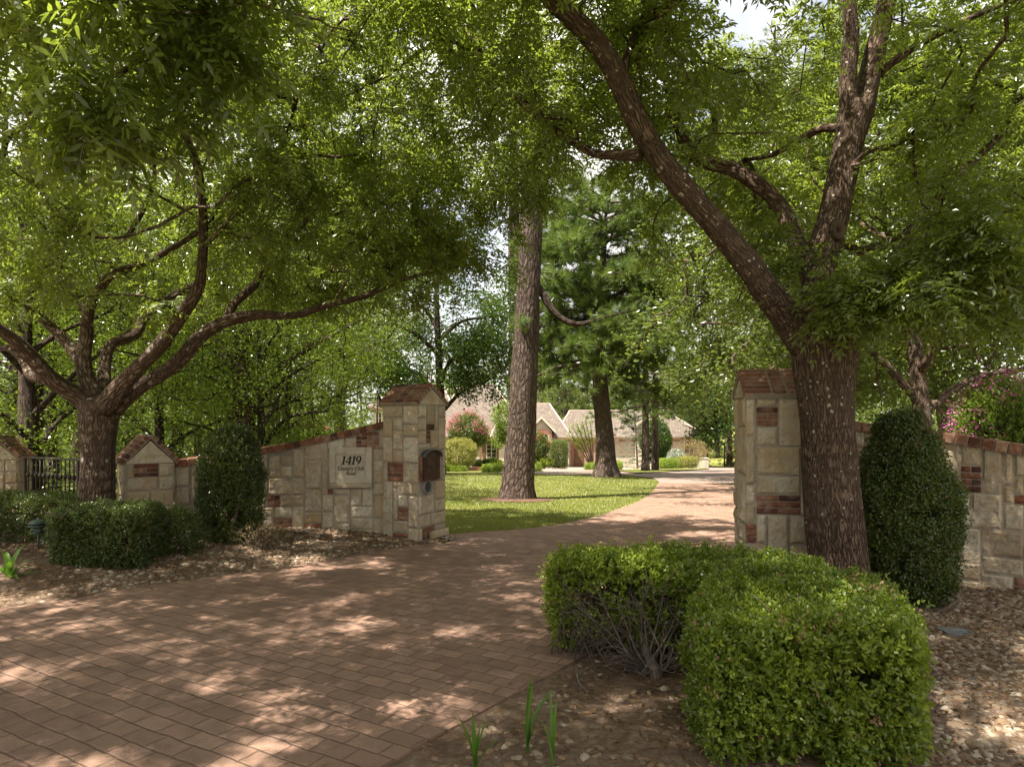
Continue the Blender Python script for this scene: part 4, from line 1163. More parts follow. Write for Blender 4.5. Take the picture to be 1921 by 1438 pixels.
# lettering drawn as sloped serif strokes
def glyphs():
    th = .17; tn = .065
    G = {}
    # strokes: list of ((x0,y0),(x1,y1),w0,w1); unit height 1
    G['1'] = ([((.28, .03), (.28, .97), th, th), ((.08, .03), (.48, .03), .06, .06), ((.08, .80), (.25, .95), .05, .10)], .50)
    G['4'] = ([((.50, .03), (.50, .97), th, th), ((.04, .30), (.46, .95), .06, .07), ((.02, .28), (.70, .28), .085, .085), ((.32, .03), (.68, .03), .05, .05)], .68)
    def arc(cx, cy, rx, ry, a0, a1, w0, w1, m=9):
        t = np.linspace(R(a0), R(a1), m + 1); p = [(cx + rx * math.cos(q), cy + ry * math.sin(q)) for q in t]
        ww = [w0 + (w1 - w0) * abs(math.cos(q)) for q in t]
        return [(p[k], p[k + 1], ww[k], ww[k + 1]) for k in range(m)]
    G['9'] = (arc(.32, .66, .23, .29, 0, 360, .06, .15, 16) + arc(.20, .62, .35, .58, -75, 10, .05, .15, 8), .66)
    x = .60
    G['C'] = (arc(.36, .48, .30, .46, 40, 320, .06, .15, 12) + [((.62, .62), (.62, .86), .05, .06)], .74)
    G['o'] = (arc(.26, .30, .20, .27, 0, 360, .05, .13, 12), .54)
    G['u'] = ([((.14, .58), (.14, .2), .12, .12), ((.44, .60), (.44, .03), .12, .12), ((.02, .58), (.14, .58), .04, .04), ((.44, .03), (.56, .04), .04, .04)] + arc(.29, .2, .15, .17, 180, 330, .05, .12, 6), .62)
    G['n'] = ([((.14, .58), (.14, .03), .12, .12), ((.46, .38), (.46, .03), .12, .12), ((.02, .58), (.14, .58), .04, .04), ((.04, .02), (.24, .02), .04, .04), ((.36, .02), (.58, .02), .04, .04)] + arc(.30, .38, .16, .19, 0, 150, .05, .12, 6), .64)
    G['t'] = ([((.18, .80), (.18, .10), .11, .11), ((.04, .56), (.36, .56), .05, .05), ((.18, .08), (.34, .05), .07, .05)], .40)
    G['r'] = ([((.14, .58), (.14, .03), .12, .12), ((.02, .58), (.14, .58), .04, .04), ((.04, .02), (.26, .02), .04, .04), ((.18, .48), (.38, .56), .06, .12)], .44)
    G['y'] = ([((.10, .58), (.28, .05), .13, .11), ((.50, .58), (.20, -.22), .05, .05), ((.02, .58), (.22, .58), .04, .04), ((.40, .58), (.58, .58), .04, .04), ((.06, -.22), (.20, -.22), .09, .06)], .58)
    G['l'] = ([((.15, .96), (.15, .03), .12, .12), ((.03, .02), (.27, .02), .04, .04), ((.03, .96), (.15, .96), .04, .04)], .32)
    G['b'] = ([((.13, .96), (.13, .03), .12, .12), ((.02, .96), (.13, .96), .04, .04)] + arc(.30, .30, .20, .27, -160, 160, .05, .13, 10), .58)
    G['a'] = (arc(.22, .28, .17, .25, 20, 340, .05, .12, 10) + [((.40, .56), (.40, .03), .12, .12), ((.40, .02), (.52, .03), .04, .04)], .56)
    G['d'] = (arc(.24, .30, .19, .27, 20, 340, .05, .13, 10) + [((.44, .96), (.44, .03), .12, .12), ((.32, .96), (.44, .96), .04, .04), ((.44, .02), (.56, .02), .04, .04)], .60)
    G['R'] = ([((.16, .95), (.16, .03), .14, .14), ((.03, .95), (.3, .95), .05, .05), ((.03, .02), (.3, .02), .05, .05), ((.16, .49), (.34, .49), .05, .05), ((.32, .48), (.62, .03), .11, .13), ((.16, .95), (.34, .95), .05, .05)] + arc(.34, .72, .20, .23, -90, 90, .05, .14, 8), .72)
    G[' '] = ([], .30)
    return G
GL = glyphs()
def write(text, h, yc, name):
    wid = sum(GL[ch][1] for ch in text) * h; x = -wid / 2 - .06 * h; mb = MB()
    k = 0
    for ch in text:
        for (a, b, w0, w1) in GL[ch][0]:
            a, b = np.array(a), np.array(b); d = b - a; L = np.linalg.norm(d); d = d / L; q = np.array([-d[1], d[0]]); w0, w1 = w0 * 1.25 + .02, w1 * 1.25 + .02
            e = .012
            pts = [a - d * e + q * w0 / 2, a - d * e - q * w0 / 2, b + d * e - q * w1 / 2, b + d * e + q * w1 / 2]
            lift = .0012 * (1 + (k % 5) * .35); k += 1
            p3 = [pc + pu * (x + (p[0] + .22 * p[1]) * h) + UP * (yc + (p[1] - .5) * h) + pn * (-.002 + lift) for p in pts]
            mb.poly(p3)
        x += GL[ch][1] * h
    return mb.build(name, M['ink'], plaque)
write('1419', ih * .40, ih * .22, 'lettering'); write('Country Club', ih * .190, -ih * .15, 'lettering'); write('Road', ih * .190, -ih * .375, 'lettering')

# ------------------------------------------------------------------ iron gate between the short pillars
gA, gB = np.array([-7.30, 10.22]), np.array([-4.92, 9.02])
gd = nrm(gB - gA); gl = np.linalg.norm(gB - gA); ga = math.atan2(gd[1], gd[0]); zt, zb = 1.10, .44
gm = (gA + gB) / 2
gate = thing('iron_gate', 'dark wrought iron garden gate with collared pickets behind the left tree trunk', 'gate', (*gm, zb))
mb = MB()
for z in (zt, zb + .03): mb.box((*gm, z), (gl, .03, .03), ga, bevel=.004)
for p in (gA + gd * .02, gB - gd * .02, gm): mb.box((*p, (zt + zb) / 2 - .02), (.04, .04, zt - zb + .05), ga, bevel=.004)
mb.build('frame', M['iron'], gate)
pk = None
for k in range(25):
    s = (k + 1) / 26 * gl; p = gA + gd * s
    if abs(s - gl / 2) < .03: continue
    if pk is None:
        mb = MB(); mb.box((*p, (zt + zb) / 2), (.014, .014, zt - zb - .03), ga)
        mb.lathe((*p, 0), [(.008, zb + .36), (.026, zb + .385), (.032, zb + .405), (.026, zb + .425), (.008, zb + .45)], 8)
        mb.tube([(p[0] - .02, p[1], zb + .39), (p[0] + gd[0] * .035, p[1] + gd[1] * .035, zb + .42), (p[0], p[1], zb + .46)], .006, 4)
        pk = mb.build('picket', M['iron'], gate, True); p0 = p
    else:
        c = pk.copy(); COL.objects.link(c); c.parent = gate; c.location = Vector((p[0] - p0[0], p[1] - p0[1], 0))
for sx in (-.16, .16):
    mb = MB()
    q = gm + gd * (gl * .25 + sx); t_ = np.linspace(0, 4.2 * math.pi, 40); r_ = .012 + .10 * t_ / t_.max()
    mb.tube(np.stack([q[0] + gd[0] * r_ * np.cos(t_) * np.sign(sx), q[1] + gd[1] * r_ * np.cos(t_) * np.sign(sx), .78 + r_ * 1.3 * np.sin(t_)], 1) - np.array([gd[1] * -.016, gd[0] * .016, 0]), .007, 5)
    mb.build('scrollwork', M['iron'], gate, True)
mb = MB()
nb = 12
for j in range(6):
    for k in range(nb):
        s = (k + (.5 if j % 2 else 0)) / nb * gl
        if s > gl - .1: continue
        mb.box((*(gA + gd * (s + .1)), .035 + .068 * j), (.19, .30, .058), ga, np.random.default_rng(k * 7 + j).uniform(.3, .9), bevel=.005)
mb.build('brick_plinth', M['brick'], None, label='low red brick plinth under the iron gate', cat='plinth', origin=(*gm, 0))
# ------------------------------------------------------------------ the trees that frame the gate
def big_tree(label, base, trunk_rows, limb_rows, ells, ntips, per, seed, bark, keep=None, leafscale=1.0, extras=None, scar=None, L=.24, group=None, shape=4, cfreq=1.4, cthr=-.22, trunkseg=34, thin=.72, add=()):
    rng = np.random.default_rng(seed)
    t = thing('pistache_tree', label, 'tree', base, group)
    tm = MB()
    tr = limb_px(trunk_rows) if trunk_rows is not None else None
    if tr is not None:
        tr[:, 3] *= (.93 if trunk_rows[0][0] < 960 else .885)
        tm.tube(tr[:, :3], tr[:, 3], trunkseg, rough=.085, seed=seed, freq=(9, 2.4))
    LB = []
    for rows in limb_rows:
        q = limb_px(rows) if not isinstance(rows, np.ndarray) else spline(rows)
        q[:, 3] *= thin
        LB.append(q); tm.tube(q[:, :3], q[:, 3], 16 if q[0, 3] > .06 else 9, rough=.12, seed=seed + len(LB), freq=(5, 5))
    A = clump_points(rng, ntips, ells, cfreq, seed, cthr, keep)
    for e, m in add:
        A = np.vstack([A, np.array(e[:3]) + rand_dir(rng, m) * np.array(e[3:6]) * (rng.uniform(.1, 1, m) ** .4)[:, None]])
    g = Grow([q[3:] for q in LB], rng, .30).run(A, r0=.0050, expo=.44, wig=.16)
    g.tubes(tm)
    tm.build('trunk', M[bark], t, True)
    T, D = g.tips()
    tn = np.array([c[-2] if len(c) > 2 else c[-1] for c in g.chains]); m1 = np.array([c[len(c) // 2] for c in g.chains])
    O = np.repeat(np.vstack([T, T, g.NP[tn], g.NP[m1]]), per, 0); D0 = np.repeat(np.vstack([D, D, g.ND[tn], g.ND[m1]]), per, 0)
    n = len(O)
    O = O + rng.normal(size=(n, 3)) * .04
    Dr = nrm(D0 * .35 + rand_dir(rng, n) * np.array([1, 1, .5]) + UP * .02)
    tone = np.clip(.5 + .5 * fbm(O * 1.1, 2, seed + 3) + rng.normal(0, .2, n), 0, 1)
    ok = nearcam(O, 2.5)
    if keep is not None: ok &= keep(O)
    O, Dr, tone = O[ok], Dr[ok], tone[ok]
    cm = MB()
    d = np.linalg.norm(O - np.array([0, 0, EYE]), axis=1); nr = d < 4.8
    kw = dict(L=L * leafscale, ll=.074 * leafscale, lw=.025 * leafscale, pairs=5)
    compound_leaves(cm, O[~nr], Dr[~nr], rng, tone=tone[~nr], shape=4, rachis=False, **kw)
    if nr.any(): compound_leaves(cm, O[nr], Dr[nr], rng, tone=tone[nr], shape=6, rachis=True, L=L * leafscale * 1.1, ll=.078 * leafscale, lw=.024 * leafscale, pairs=6)
    cm.build('crown', M['pist'], t)
    return t

Zl = 8.4
left_trunk = [(182, 1062, Zl, 43), (183, 1030, Zl, 36), (181, 960, Zl, 33), (183, 880, Zl, 31.5), (184, 820, Zl, 32), (186, 780, Zl, 36), (188, 752, Zl, 38)]
left_limbs = [
    [(178, 765, Zl, 27), (140, 738, 8.3, 24), (98, 712, 8.1, 21), (62, 672, 7.9, 19), (20, 632, 7.7, 17), (-30, 600, 7.5, 15), (-110, 540, 7.2, 12), (-190, 440, 6.9, 8), (-240, 330, 6.6, 4)],
    [(98, 712, 8.1, 17), (62, 706, 8.2, 15), (46, 680, 8.4, 11), (20, 655, 8.6, 9), (-30, 648, 8.9, 7), (-90, 610, 9.2, 4)],
    [(182, 760, 8.45, 26), (164, 715, 8.5, 21), (155, 670, 8.5, 19), (163, 628, 8.5, 16), (165, 584, 8.4, 14), (185, 545, 8.3, 12), (209, 516, 8.2, 11), (273, 492, 8.0, 9), (336, 458, 7.8, 7), (390, 420, 7.5, 4.5), (430, 360, 7.2, 2.5)],
    [(160, 690, 8.55, 16), (120, 636, 8.8, 14), (95, 612, 9, 12), (63, 575, 9.2, 11), (42, 535, 9.3, 9), (50, 500, 9.5, 7), (40, 420, 9.8, 5), (10, 330, 10.0, 3)],
    [(165, 590, 8.4, 11), (136, 545, 8.5, 9), (124, 497, 8.6, 8), (120, 430, 8.7, 6), (140, 350, 8.8, 4.5), (130, 250, 8.8, 3)],
    [(209, 516, 8.2, 9), (224, 467, 8.2, 8), (263, 404, 8.1, 6.5), (290, 330, 8.0, 5), (270, 240, 7.8, 3.5)],
    [(195, 765, 8.3, 30), (234, 716, 8.1, 22), (302, 645, 7.8, 18), (345, 585, 7.6, 16.5), (372, 540, 7.5, 15), (378, 505, 7.45, 12.5), (382, 440, 7.4, 11.5), (379, 375, 7.3, 11), (368, 305, 7.2, 10.5), (343, 243, 7.1, 9.5), (318, 165, 7.0, 8.5), (280, 50, 6.9, 7.5), (240, -60, 6.8, 6), (220, -200, 6.7, 3.5)],
    [(205, 770, 8.45, 27), (262, 726, 8.4, 19), (330, 682, 8.35, 18), (375, 632, 8.3, 17), (424, 603, 8.3, 16), (487, 590, 8.3, 13), (550, 592, 8.3, 9.5), (613, 572, 8.2, 9), (682, 556, 8.1, 7.5), (730, 534, 8.0, 6), (790, 515, 7.9, 4), (860, 500, 7.8, 2.5)],
    [(424, 603, 8.3, 12), (440, 568, 8.4, 11.5), (477, 535, 8.5, 11), (511, 487, 8.6, 10.5), (540, 457, 8.7, 9.5), (599, 441, 8.8, 8.5), (647, 433, 8.9, 7.5), (710, 455, 9.0, 6), (790, 460, 9.1, 4.5), (870, 440, 9.2, 3)],
    [(540, 457, 8.7, 7), (575, 412, 8.7, 6.5), (628, 355, 8.6, 6), (700, 318, 8.5, 5.5), (800, 262, 8.3, 5), (880, 200, 8.1, 3.5), (940, 130, 7.9, 2.5)],
    [(511, 487, 8.6, 7), (560, 400, 8.9, 6), (600, 320, 9.2, 5), (660, 250, 9.4, 4.5), (700, 150, 9.6, 3.5), (720, 40, 9.8, 2.5)],
    [(628, 400, 8.7, 5), (720, 380, 9, 4.5), (800, 345, 9.3, 4), (880, 300, 9.5, 3), (960, 290, 9.7, 2)],
    [(195, 745, 8.6, 17), (197, 680, 8.9, 15), (210, 645, 9.1, 14), (253, 628, 9.4, 13), (277, 589, 9.7, 13), (336, 550, 10.1, 11), (400, 515, 10.5, 9), (470, 440, 11, 6), (520, 340, 11.4, 3.5)],
    [(376, 470, 7.45, 7), (440, 400, 7.2, 6), (520, 300, 7.0, 5), (560, 180, 6.8, 4), (620, 60, 6.6, 3)],
]
def keepL(q):
    px = q[:, 0] / q[:, 1] * FPX + CX; py = HY - (q[:, 2] - EYE) / q[:, 1] * FPX
    low = np.interp(px, [-300, 0, 120, 300, 420, 560, 700, 800, 880, 950, 1000], [640, 640, 560, 600, 640, 700, 670, 650, 610, 560, 400])
    clear = ((q[:, 1] < 8.1) & (px > 380) & (px < 690) & (py > 500)) | ((q[:, 1] < 7.35) & (np.abs(px - 372) < 60) & (py > 200) & (py < 560)) | ((q[:, 1] < 8.2) & (px < 330) & (py > 600))
    return ~clear & (py < low + 25 * vnoise(np.stack([px * .02, py * .02, px * 0], 1), 3)) & (q[:, 1] > 3.4)
left_tree = big_tree('spreading tree with low forked limbs behind the clipped hedge at left', P(182, 1040, Zl) * np.array([1, 1, 0]), left_trunk, left_limbs,
    [(-4.7, 8.3, 5.2, 4.8, 4.3, 2.5, 220), (-2.2, 8.6, 4.7, 2.6, 2.4, 1.8, 48), (-1.3, 8.3, 3.5, 1.3, 1.2, .7, 6), (-1.0, 9.2, 5.6, 2.1, 1.8, 2.0, 16)], 1640, 4, 41, 'pistbark', keepL, add=[((-1.5, 9.3, 4.85, 1.2, .9, .85), 34), ((.12, 9.3, 5.1, .75, .6, .95), 42), ((-.5, 9.1, 4.3, 1.0, .7, .9), 15)])

Zr = 5.75
right_trunk = [(1590, 1175, 5.72, 84), (1580, 1130, 5.72, 70), (1572, 1050, 5.72, 60), (1563, 960, 5.72, 57), (1556, 860, 5.74, 55), (1550, 760, 5.75, 55), (1546, 700, 5.75, 60), (1546, 655, 5.75, 68), (1552, 628, 5.75, 66)]
right_limbs = [
    [(1520, 650, 5.75, 50), (1488, 610, 5.7, 42), (1448, 560, 5.6, 37), (1395, 485, 5.5, 34), (1325, 402, 5.4, 32), (1258, 325, 5.3, 31), (1208, 252, 5.2, 30), (1168, 165, 5.1, 29), (1128, 92, 5.0, 28), (1068, 28, 4.9, 27), (1010, -30, 4.8, 24), (930, -120, 4.7, 18), (850, -240, 4.6, 10)],
    [(1545, 650, 5.78, 50), (1535, 570, 5.85, 43), (1540, 490, 5.9, 41), (1562, 410, 5.95, 38), (1582, 320, 6.0, 36), (1598, 240, 6.05, 38), (1606, 195, 6.05, 38)],
    [(1588, 300, 6.06, 16), (1594, 225, 6.04, 25), (1591, 140, 6.0, 22), (1597, 70, 6.0, 19), (1592, 0, 6.0, 17), (1580, -110, 6.1, 12), (1560, -230, 6.2, 6)],
    [(1596, 290, 6.06, 20), (1614, 215, 6.09, 31), (1634, 130, 6.1, 27), (1655, 40, 6.15, 23), (1672, -50, 6.2, 19), (1700, -170, 6.3, 11), (1720, -280, 6.4, 5)],
    [(1530, 540, 5.95, 27), (1500, 470, 6.1, 23), (1462, 385, 6.3, 21), (1420, 345, 6.4, 20), (1370, 315, 6.5, 19), (1312, 300, 6.6, 18), (1282, 262, 6.6, 15), (1262, 195, 6.6, 13), (1246, 130, 6.6, 10), (1234, 50, 6.6, 8), (1222, -60, 6.7, 5)],
    [(1318, 302, 6.6, 12), (1338, 252, 6.7, 9), (1338, 205, 6.8, 8), (1300, 195, 6.9, 6), (1245, 205, 7.1, 5), (1200, 180, 7.3, 3.5)],
    [(1580, 650, 5.8, 44), (1614, 600, 5.9, 29), (1648, 540, 6.1, 21), (1700, 460, 6.4, 17), (1745, 395, 6.7, 14), (1800, 330, 7.0, 12), (1870, 260, 7.3, 8), (1950, 170, 7.6, 5)],
    [(1585, 245, 6.05, 13), (1545, 240, 6.2, 11), (1500, 262, 6.4, 9.5), (1450, 290, 6.6, 7), (1400, 300, 6.8, 4)],
    [(1640, 145, 6.1, 12), (1685, 110, 6.0, 10), (1740, 75, 5.9, 9), (1830, 30, 5.8, 7), (1930, -10, 5.7, 5), (2050, -60, 5.6, 3)],
    [(1200, 292, 5.22, 17), (1150, 290, 5.4, 13), (1110, 286, 5.6, 11), (1030, 235, 5.9, 9.5), (965, 178, 6.2, 10), (921, 132, 6.4, 10), (878, 62, 6.6, 9), (852, 0, 6.8, 8), (830, -80, 7.0, 5)],
    [(921, 132, 6.4, 6), (850, 78, 6.6, 5), (800, 90, 6.8, 4.5), (730, 140, 7.1, 3.5), (650, 180, 7.4, 2.5)],
    [(1165, 160, 5.1, 12), (1180, 90, 5.3, 11), (1215, 20, 5.5, 9), (1240, -80, 5.7, 6), (1300, -180, 5.8, 4)],
]
def keepR(q):
    px = q[:, 0] / q[:, 1] * FPX + CX; py = HY - (q[:, 2] - EYE) / q[:, 1] * FPX
    nz = 30 * vnoise(np.stack([px * .02, py * .02, px * 0], 1), 9)
    low = np.interp(px, [700, 800, 950, 1020, 1100, 1180, 1280, 1380, 1470, 1500, 1620, 1700, 1800, 1921, 2100], [330, 420, 480, 470, 430, 470, 600, 660, 640, 600, 610, 600, 640, 640, 680])
    ok = (py < low + nz) & (q[:, 1] > 2.6)
    # leaves kept off the camera side of the two main limbs and of the gap to the sky
    front = q[:, 1] < 5.6
    dl = np.abs(px - np.interp(py, [0, 90, 250, 400, 560, 650], [1050, 1128, 1208, 1325, 1448, 1520]))
    ok &= ~(front & (dl < 52) & (py > -30) & (py < 660) & (np.abs(py - 120) > 45))
    dr = np.abs(px - np.interp(py, [0, 200, 320, 490, 650], [1625, 1604, 1582, 1540, 1545]))
    ok &= ~((q[:, 1] < 6.2) & (dr < 60) & (py > -10) & (py < 470))
    ok &= ~((px > 1330) & (px < 1480) & (py > -60) & (py < 70))
    return ok
right_tree = big_tree('massive forked tree with cut branch scar in front of the right gate pillar', np.array([2.74, 5.72, 0.0]), right_trunk, right_limbs,
    [(2.9, 6.0, 6.0, 4.3, 3.6, 2.4, 160), (.6, 5.9, 5.4, 1.9, 1.6, 1.5, 22), (1.5, 3.3, 6.4, 2.2, 1.6, 1.1, 30), (3.9, 5.7, 3.6, 1.2, 1.2, 1.0, 5.5), (2.55, 8.0, 3.7, 1.3, 1.0, .9, 4.0)], 1330, 4, 52, 'greybark', keepR, add=[((2.66, 5.2, 2.62, .34, .16, .26), 22), ((3.12, 5.0, 2.72, .5, .3, .36), 24), ((3.75, 5.15, 3.05, .75, .6, .7), 42), ((2.3, 5.9, 3.1, .3, .3, .3), 10)])  # includes an unseen overhead crown lobe added to shade the right-hand pebbles
# the healed pruning scar
sc0 = P(1573, 432, 5.76); mb = MB(); nn_ = nrm(np.array([.05, -1, -.05])); uu_ = nrm(np.cross(UP, -nn_)); vv_ = np.cross(nn_, uu_) * -1
rg = []
for r_, d_ in ((.088, -.05), (.085, .012), (.072, .028), (.056, .014), (.024, .008), (.018, -.03), (.001, -.04)):
    rg.append([sc0 + uu_ * r_ * .62 * math.cos(q) + UP * r_ * math.sin(q) + nn_ * d_ for q in np.linspace(0, 2 * np.pi, 25)])
mb.grid(rg); mb.build('pruning_scar', plain('bare_wood', (.10, .066, .046), .9, 0, .1, (.045, .03, .02), .8, 16, .6, .01), right_tree, True)

# a third tree stands left of the camera; its outer sprays hang into the top left corner
def keepN(q):
    px = q[:, 0] / np.maximum(q[:, 1], .3) * FPX + CX; py = HY - (q[:, 2] - EYE) / np.maximum(q[:, 1], .3) * FPX
    vis = (q[:, 1] > .6) & (px > -60) & (px < 1990) & (py > -40) & (py < 1460)
    low = np.interp(px, [-100, 0, 150, 240, 330, 450, 540, 600], [330, 400, 430, 300, 250, 215, 150, -40])
    return nearcam(q, 2.6) & (~vis | ((py < low) & (px < 620)))
nl = [np.array([(-6.3, 2.0, 2.3, .13), (-5.6, 2.1, 3.0, .10), (-4.6, 2.5, 3.9, .07), (-3.4, 3.0, 4.6, .04), (-2.2, 3.4, 4.6, .015)]),
      np.array([(-6.3, 2.0, 2.3, .12), (-6.1, 1.6, 3.6, .09), (-5.2, .9, 5.2, .06), (-3.8, .4, 6.2, .02)]),
      np.array([(-6.3, 2.0, 2.3, .12), (-6.8, 2.6, 3.8, .09), (-6.6, 3.6, 5.6, .05), (-5.8, 4.0, 7.0, .02)]),
      np.array([(-4.6, 2.5, 3.9, .05), (-3.6, 2.2, 5.4, .04), (-2.2, 1.7, 6.3, .02), (-.8, 1.6, 6.5, .01)]),
      np.array([(-6.45, 2.0, -.1, .22), (-6.42, 2.0, .5, .18), (-6.35, 2.0, 1.4, .165), (-6.3, 2.0, 2.4, .15)])]
near_tree = big_tree('tree just outside the left edge whose long leaves hang into the top left corner', np.array([-6.45, 2.0, 0.0]), None, nl,
    [(-3.9, 2.2, 6.2, 3.6, 3.6, 1.9), (-1.2, 1.6, 6.6, 2.4, 2.6, 1.2), (-5.2, .2, 6.0, 3.2, 2.6, 1.8)], 1300, 4, 63, 'pistbark', keepN, 1.12, cthr=-.28, cfreq=1.5, add=[((-2.25, 3.55, 3.72, .95, .5, .66), 27), ((-1.45, 3.8, 3.95, .6, .4, .45), 17)])

# ------------------------------------------------------------------ clipped shrubs and beds by the gate
# boxwood hedge in the foreground: a block that runs back and turns left along the drive
hp_ = [(.90, 3.10), (1.84, 3.08), (2.07, 3.5), (2.26, 4.05), (2.20, 4.5), (2.03, 4.86), (1.68, 5.14), (1.0, 5.28), (.42, 5.14), (.26, 4.95), (.31, 4.76), (.95, 4.66), (1.24, 4.34), (1.08, 3.95), (.92, 3.5)]
fh = poly_prism(np.array(hp_)[::-1], .03, .69, .125)
rng = np.random.default_rng(90)
def bare(q):
    # the shaded inner side of the arm has gone to bare twigs
    arm = (q[:, 1] > 4.05) & (q[:, 1] < 5.02) & (q[:, 0] < 1.32) & (q[:, 0] > .40 + .05 * np.sin(q[:, 2] * 30))
    nn = fbm(q * np.array([3.2, 3.2, 3.2]), 2, 91)
    line = .57 - .30 * np.clip(np.abs(q[:, 0] - .84) / .5, 0, 1) ** 2
    p = np.where(arm & (q[:, 2] < line + .16 * nn), .16 + .25 * (nn > .18), 1.0)
    p = np.where(q[:, 2] < .14, p * .45, p)
    return rng.uniform(0, 1, len(q)) < p
hedge = shrub('boxwood_hedge', 'bright green clipped boxwood hedge curving in front of the right gate pillar', 'hedge', fh, (.1, 2.9, .02), (2.5, 5.45, .78), 25000, 70, 'box', .027, .0175, .065, 4, .14, .055, 6, 6, base=(1.2, 4.2, .02), stems=0, keep=bare)
tm = MB(); rng = np.random.default_rng(92)
def bush_twigs(tm, b, tgt, rng, r0, sub=3):
    m = (b + tgt) / 2 + rng.normal(size=3) * .05; m[2] -= .03
    p = spline(np.array([b, b + (m - b) * .5 + rng.normal(size=3) * .02, m, tgt]), .05)
    tm.tube(p[:, :3], np.linspace(r0, r0 * .3, len(p)), 6, cap=False, rough=.15)
    for _ in range(sub):
        k = rng.integers(len(p) // 3, len(p)); e = p[k] + nrm(tgt - b + rng.normal(size=3) * .7) * rng.uniform(.08, .26)
        q = spline(np.array([p[k], (p[k] + e) / 2 + rng.normal(size=3) * .02, e]), .04)
        tm.tube(q, np.linspace(r0 * .42, r0 * .12, len(q)), 4, cap=False)
for b0, n_, rr in (((.90, 4.42), 40, .011), ((.62, 4.80), 28, .008), ((1.15, 4.80), 30, .010), ((.38, 4.85), 20, .009), ((1.45, 4.1), 10, .015), ((1.5, 3.5), 10, .015), ((1.9, 4.5), 8, .014)):
    b = np.array([*b0, .0])
    for k in range(n_):
        a = rng.uniform(0, 6.28); tgt = b + np.array([math.cos(a) * rng.uniform(.12, .62), math.sin(a) * rng.uniform(.05, .45), rng.uniform(.16, .60)])
        tgt[0] = np.clip(tgt[0], .36, 2.1); tgt[1] = max(tgt[1], 4.50 if tgt[0] < 1.2 else 3.3) + .0
        bush_twigs(tm, b + rng.normal(size=3) * np.array([.04, .04, 0]), tgt, rng, rr * rng.uniform(.5, 1), 4)
tm.tube(spline(np.array([(.93, 4.36, -.03), (.92, 4.37, .05), (.88, 4.42, .14), (.86, 4.5, .24)]), .03), np.linspace(.042, .024, len(spline(np.array([(.93, 4.36, -.03), (.92, 4.37, .05), (.88, 4.42, .14), (.86, 4.5, .24)]), .03))), 10, rough=.2)
for k in range(16):
    a = rng.uniform(2.4, 3.9); L_ = rng.uniform(.15, .38); b = np.array([.88, 4.42, .04])
    e = b + np.array([math.cos(a) * L_, math.sin(a) * L_ * .6, rng.uniform(.0, .10)])
    q = spline(np.array([b, (b + e) / 2 + UP * .06 + rng.normal(size=3) * .03, e]), .04); tm.tube(q, np.linspace(.010, .003, len(q)), 5, cap=False)
M['greytwig'] = barkmat('grey_twig', (.05, .04, .03), (.14, .108, .082), (.27, .22, .175), 60, 16, None, 0, .003)
tm.build('bare_twigs', M['greytwig'], hedge, True)

# dark clipped shrubs
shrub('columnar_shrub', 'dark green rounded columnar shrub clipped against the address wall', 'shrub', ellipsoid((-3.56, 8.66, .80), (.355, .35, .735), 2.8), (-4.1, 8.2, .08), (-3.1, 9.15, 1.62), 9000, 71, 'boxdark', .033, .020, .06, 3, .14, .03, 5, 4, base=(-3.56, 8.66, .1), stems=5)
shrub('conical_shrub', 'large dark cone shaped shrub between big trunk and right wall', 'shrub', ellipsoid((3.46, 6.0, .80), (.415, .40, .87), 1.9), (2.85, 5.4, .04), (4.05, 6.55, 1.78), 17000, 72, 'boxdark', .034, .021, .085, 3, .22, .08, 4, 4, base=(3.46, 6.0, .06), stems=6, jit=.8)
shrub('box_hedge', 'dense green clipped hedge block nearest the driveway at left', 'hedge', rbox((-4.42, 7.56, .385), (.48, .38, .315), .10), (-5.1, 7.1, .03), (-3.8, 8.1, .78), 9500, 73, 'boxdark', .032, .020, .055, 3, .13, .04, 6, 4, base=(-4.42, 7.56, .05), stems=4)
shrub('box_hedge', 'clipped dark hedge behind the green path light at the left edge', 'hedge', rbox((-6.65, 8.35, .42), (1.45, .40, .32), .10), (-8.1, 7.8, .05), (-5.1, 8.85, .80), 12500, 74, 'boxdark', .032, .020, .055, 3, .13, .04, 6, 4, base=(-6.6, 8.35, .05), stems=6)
shrub('small_shrub', 'small loose green shrub on pebbles before the short end pillar', 'shrub', ellipsoid((-3.83, 7.95, .33), (.23, .21, .27)), (-4.15, 7.65, .04), (-3.5, 8.25, .68), 900, 75, 'boxdark', .032, .018, .09, 3, .2, .10, 6, 4, base=(-3.83, 7.95, .08), stems=3, jit=1.0)
# the dry twiggy shrub
tw = thing('dry_shrub', 'sparse dry twiggy shrub on the pebbles below the address wall', 'shrub', (-3.02, 8.30, .09)); tm = MB(); cm = MB(); rng = np.random.default_rng(76)
for k in range(34):
    a = rng.uniform(0, 6.28); bush_twigs(tm, np.array([-3.02 + rng.normal() * .03, 8.30 + rng.normal() * .03, .08]), np.array([-3.02 + math.cos(a) * rng.uniform(.05, .30), 8.30 + math.sin(a) * rng.uniform(.05, .25), rng.uniform(.2, .42)]), rng, .0055, 3)
tm.build('stems', M['twig'], tw, True)
q = np.array([-3.02, 8.30, .30]) + rng.normal(size=(170, 3)) * np.array([.16, .13, .07]); sprigs(cm, q, rand_dir(rng, 170), rng, 2, .028, .012, .04, None, 4, 1); cm.build('foliage', M['tawny'], tw)

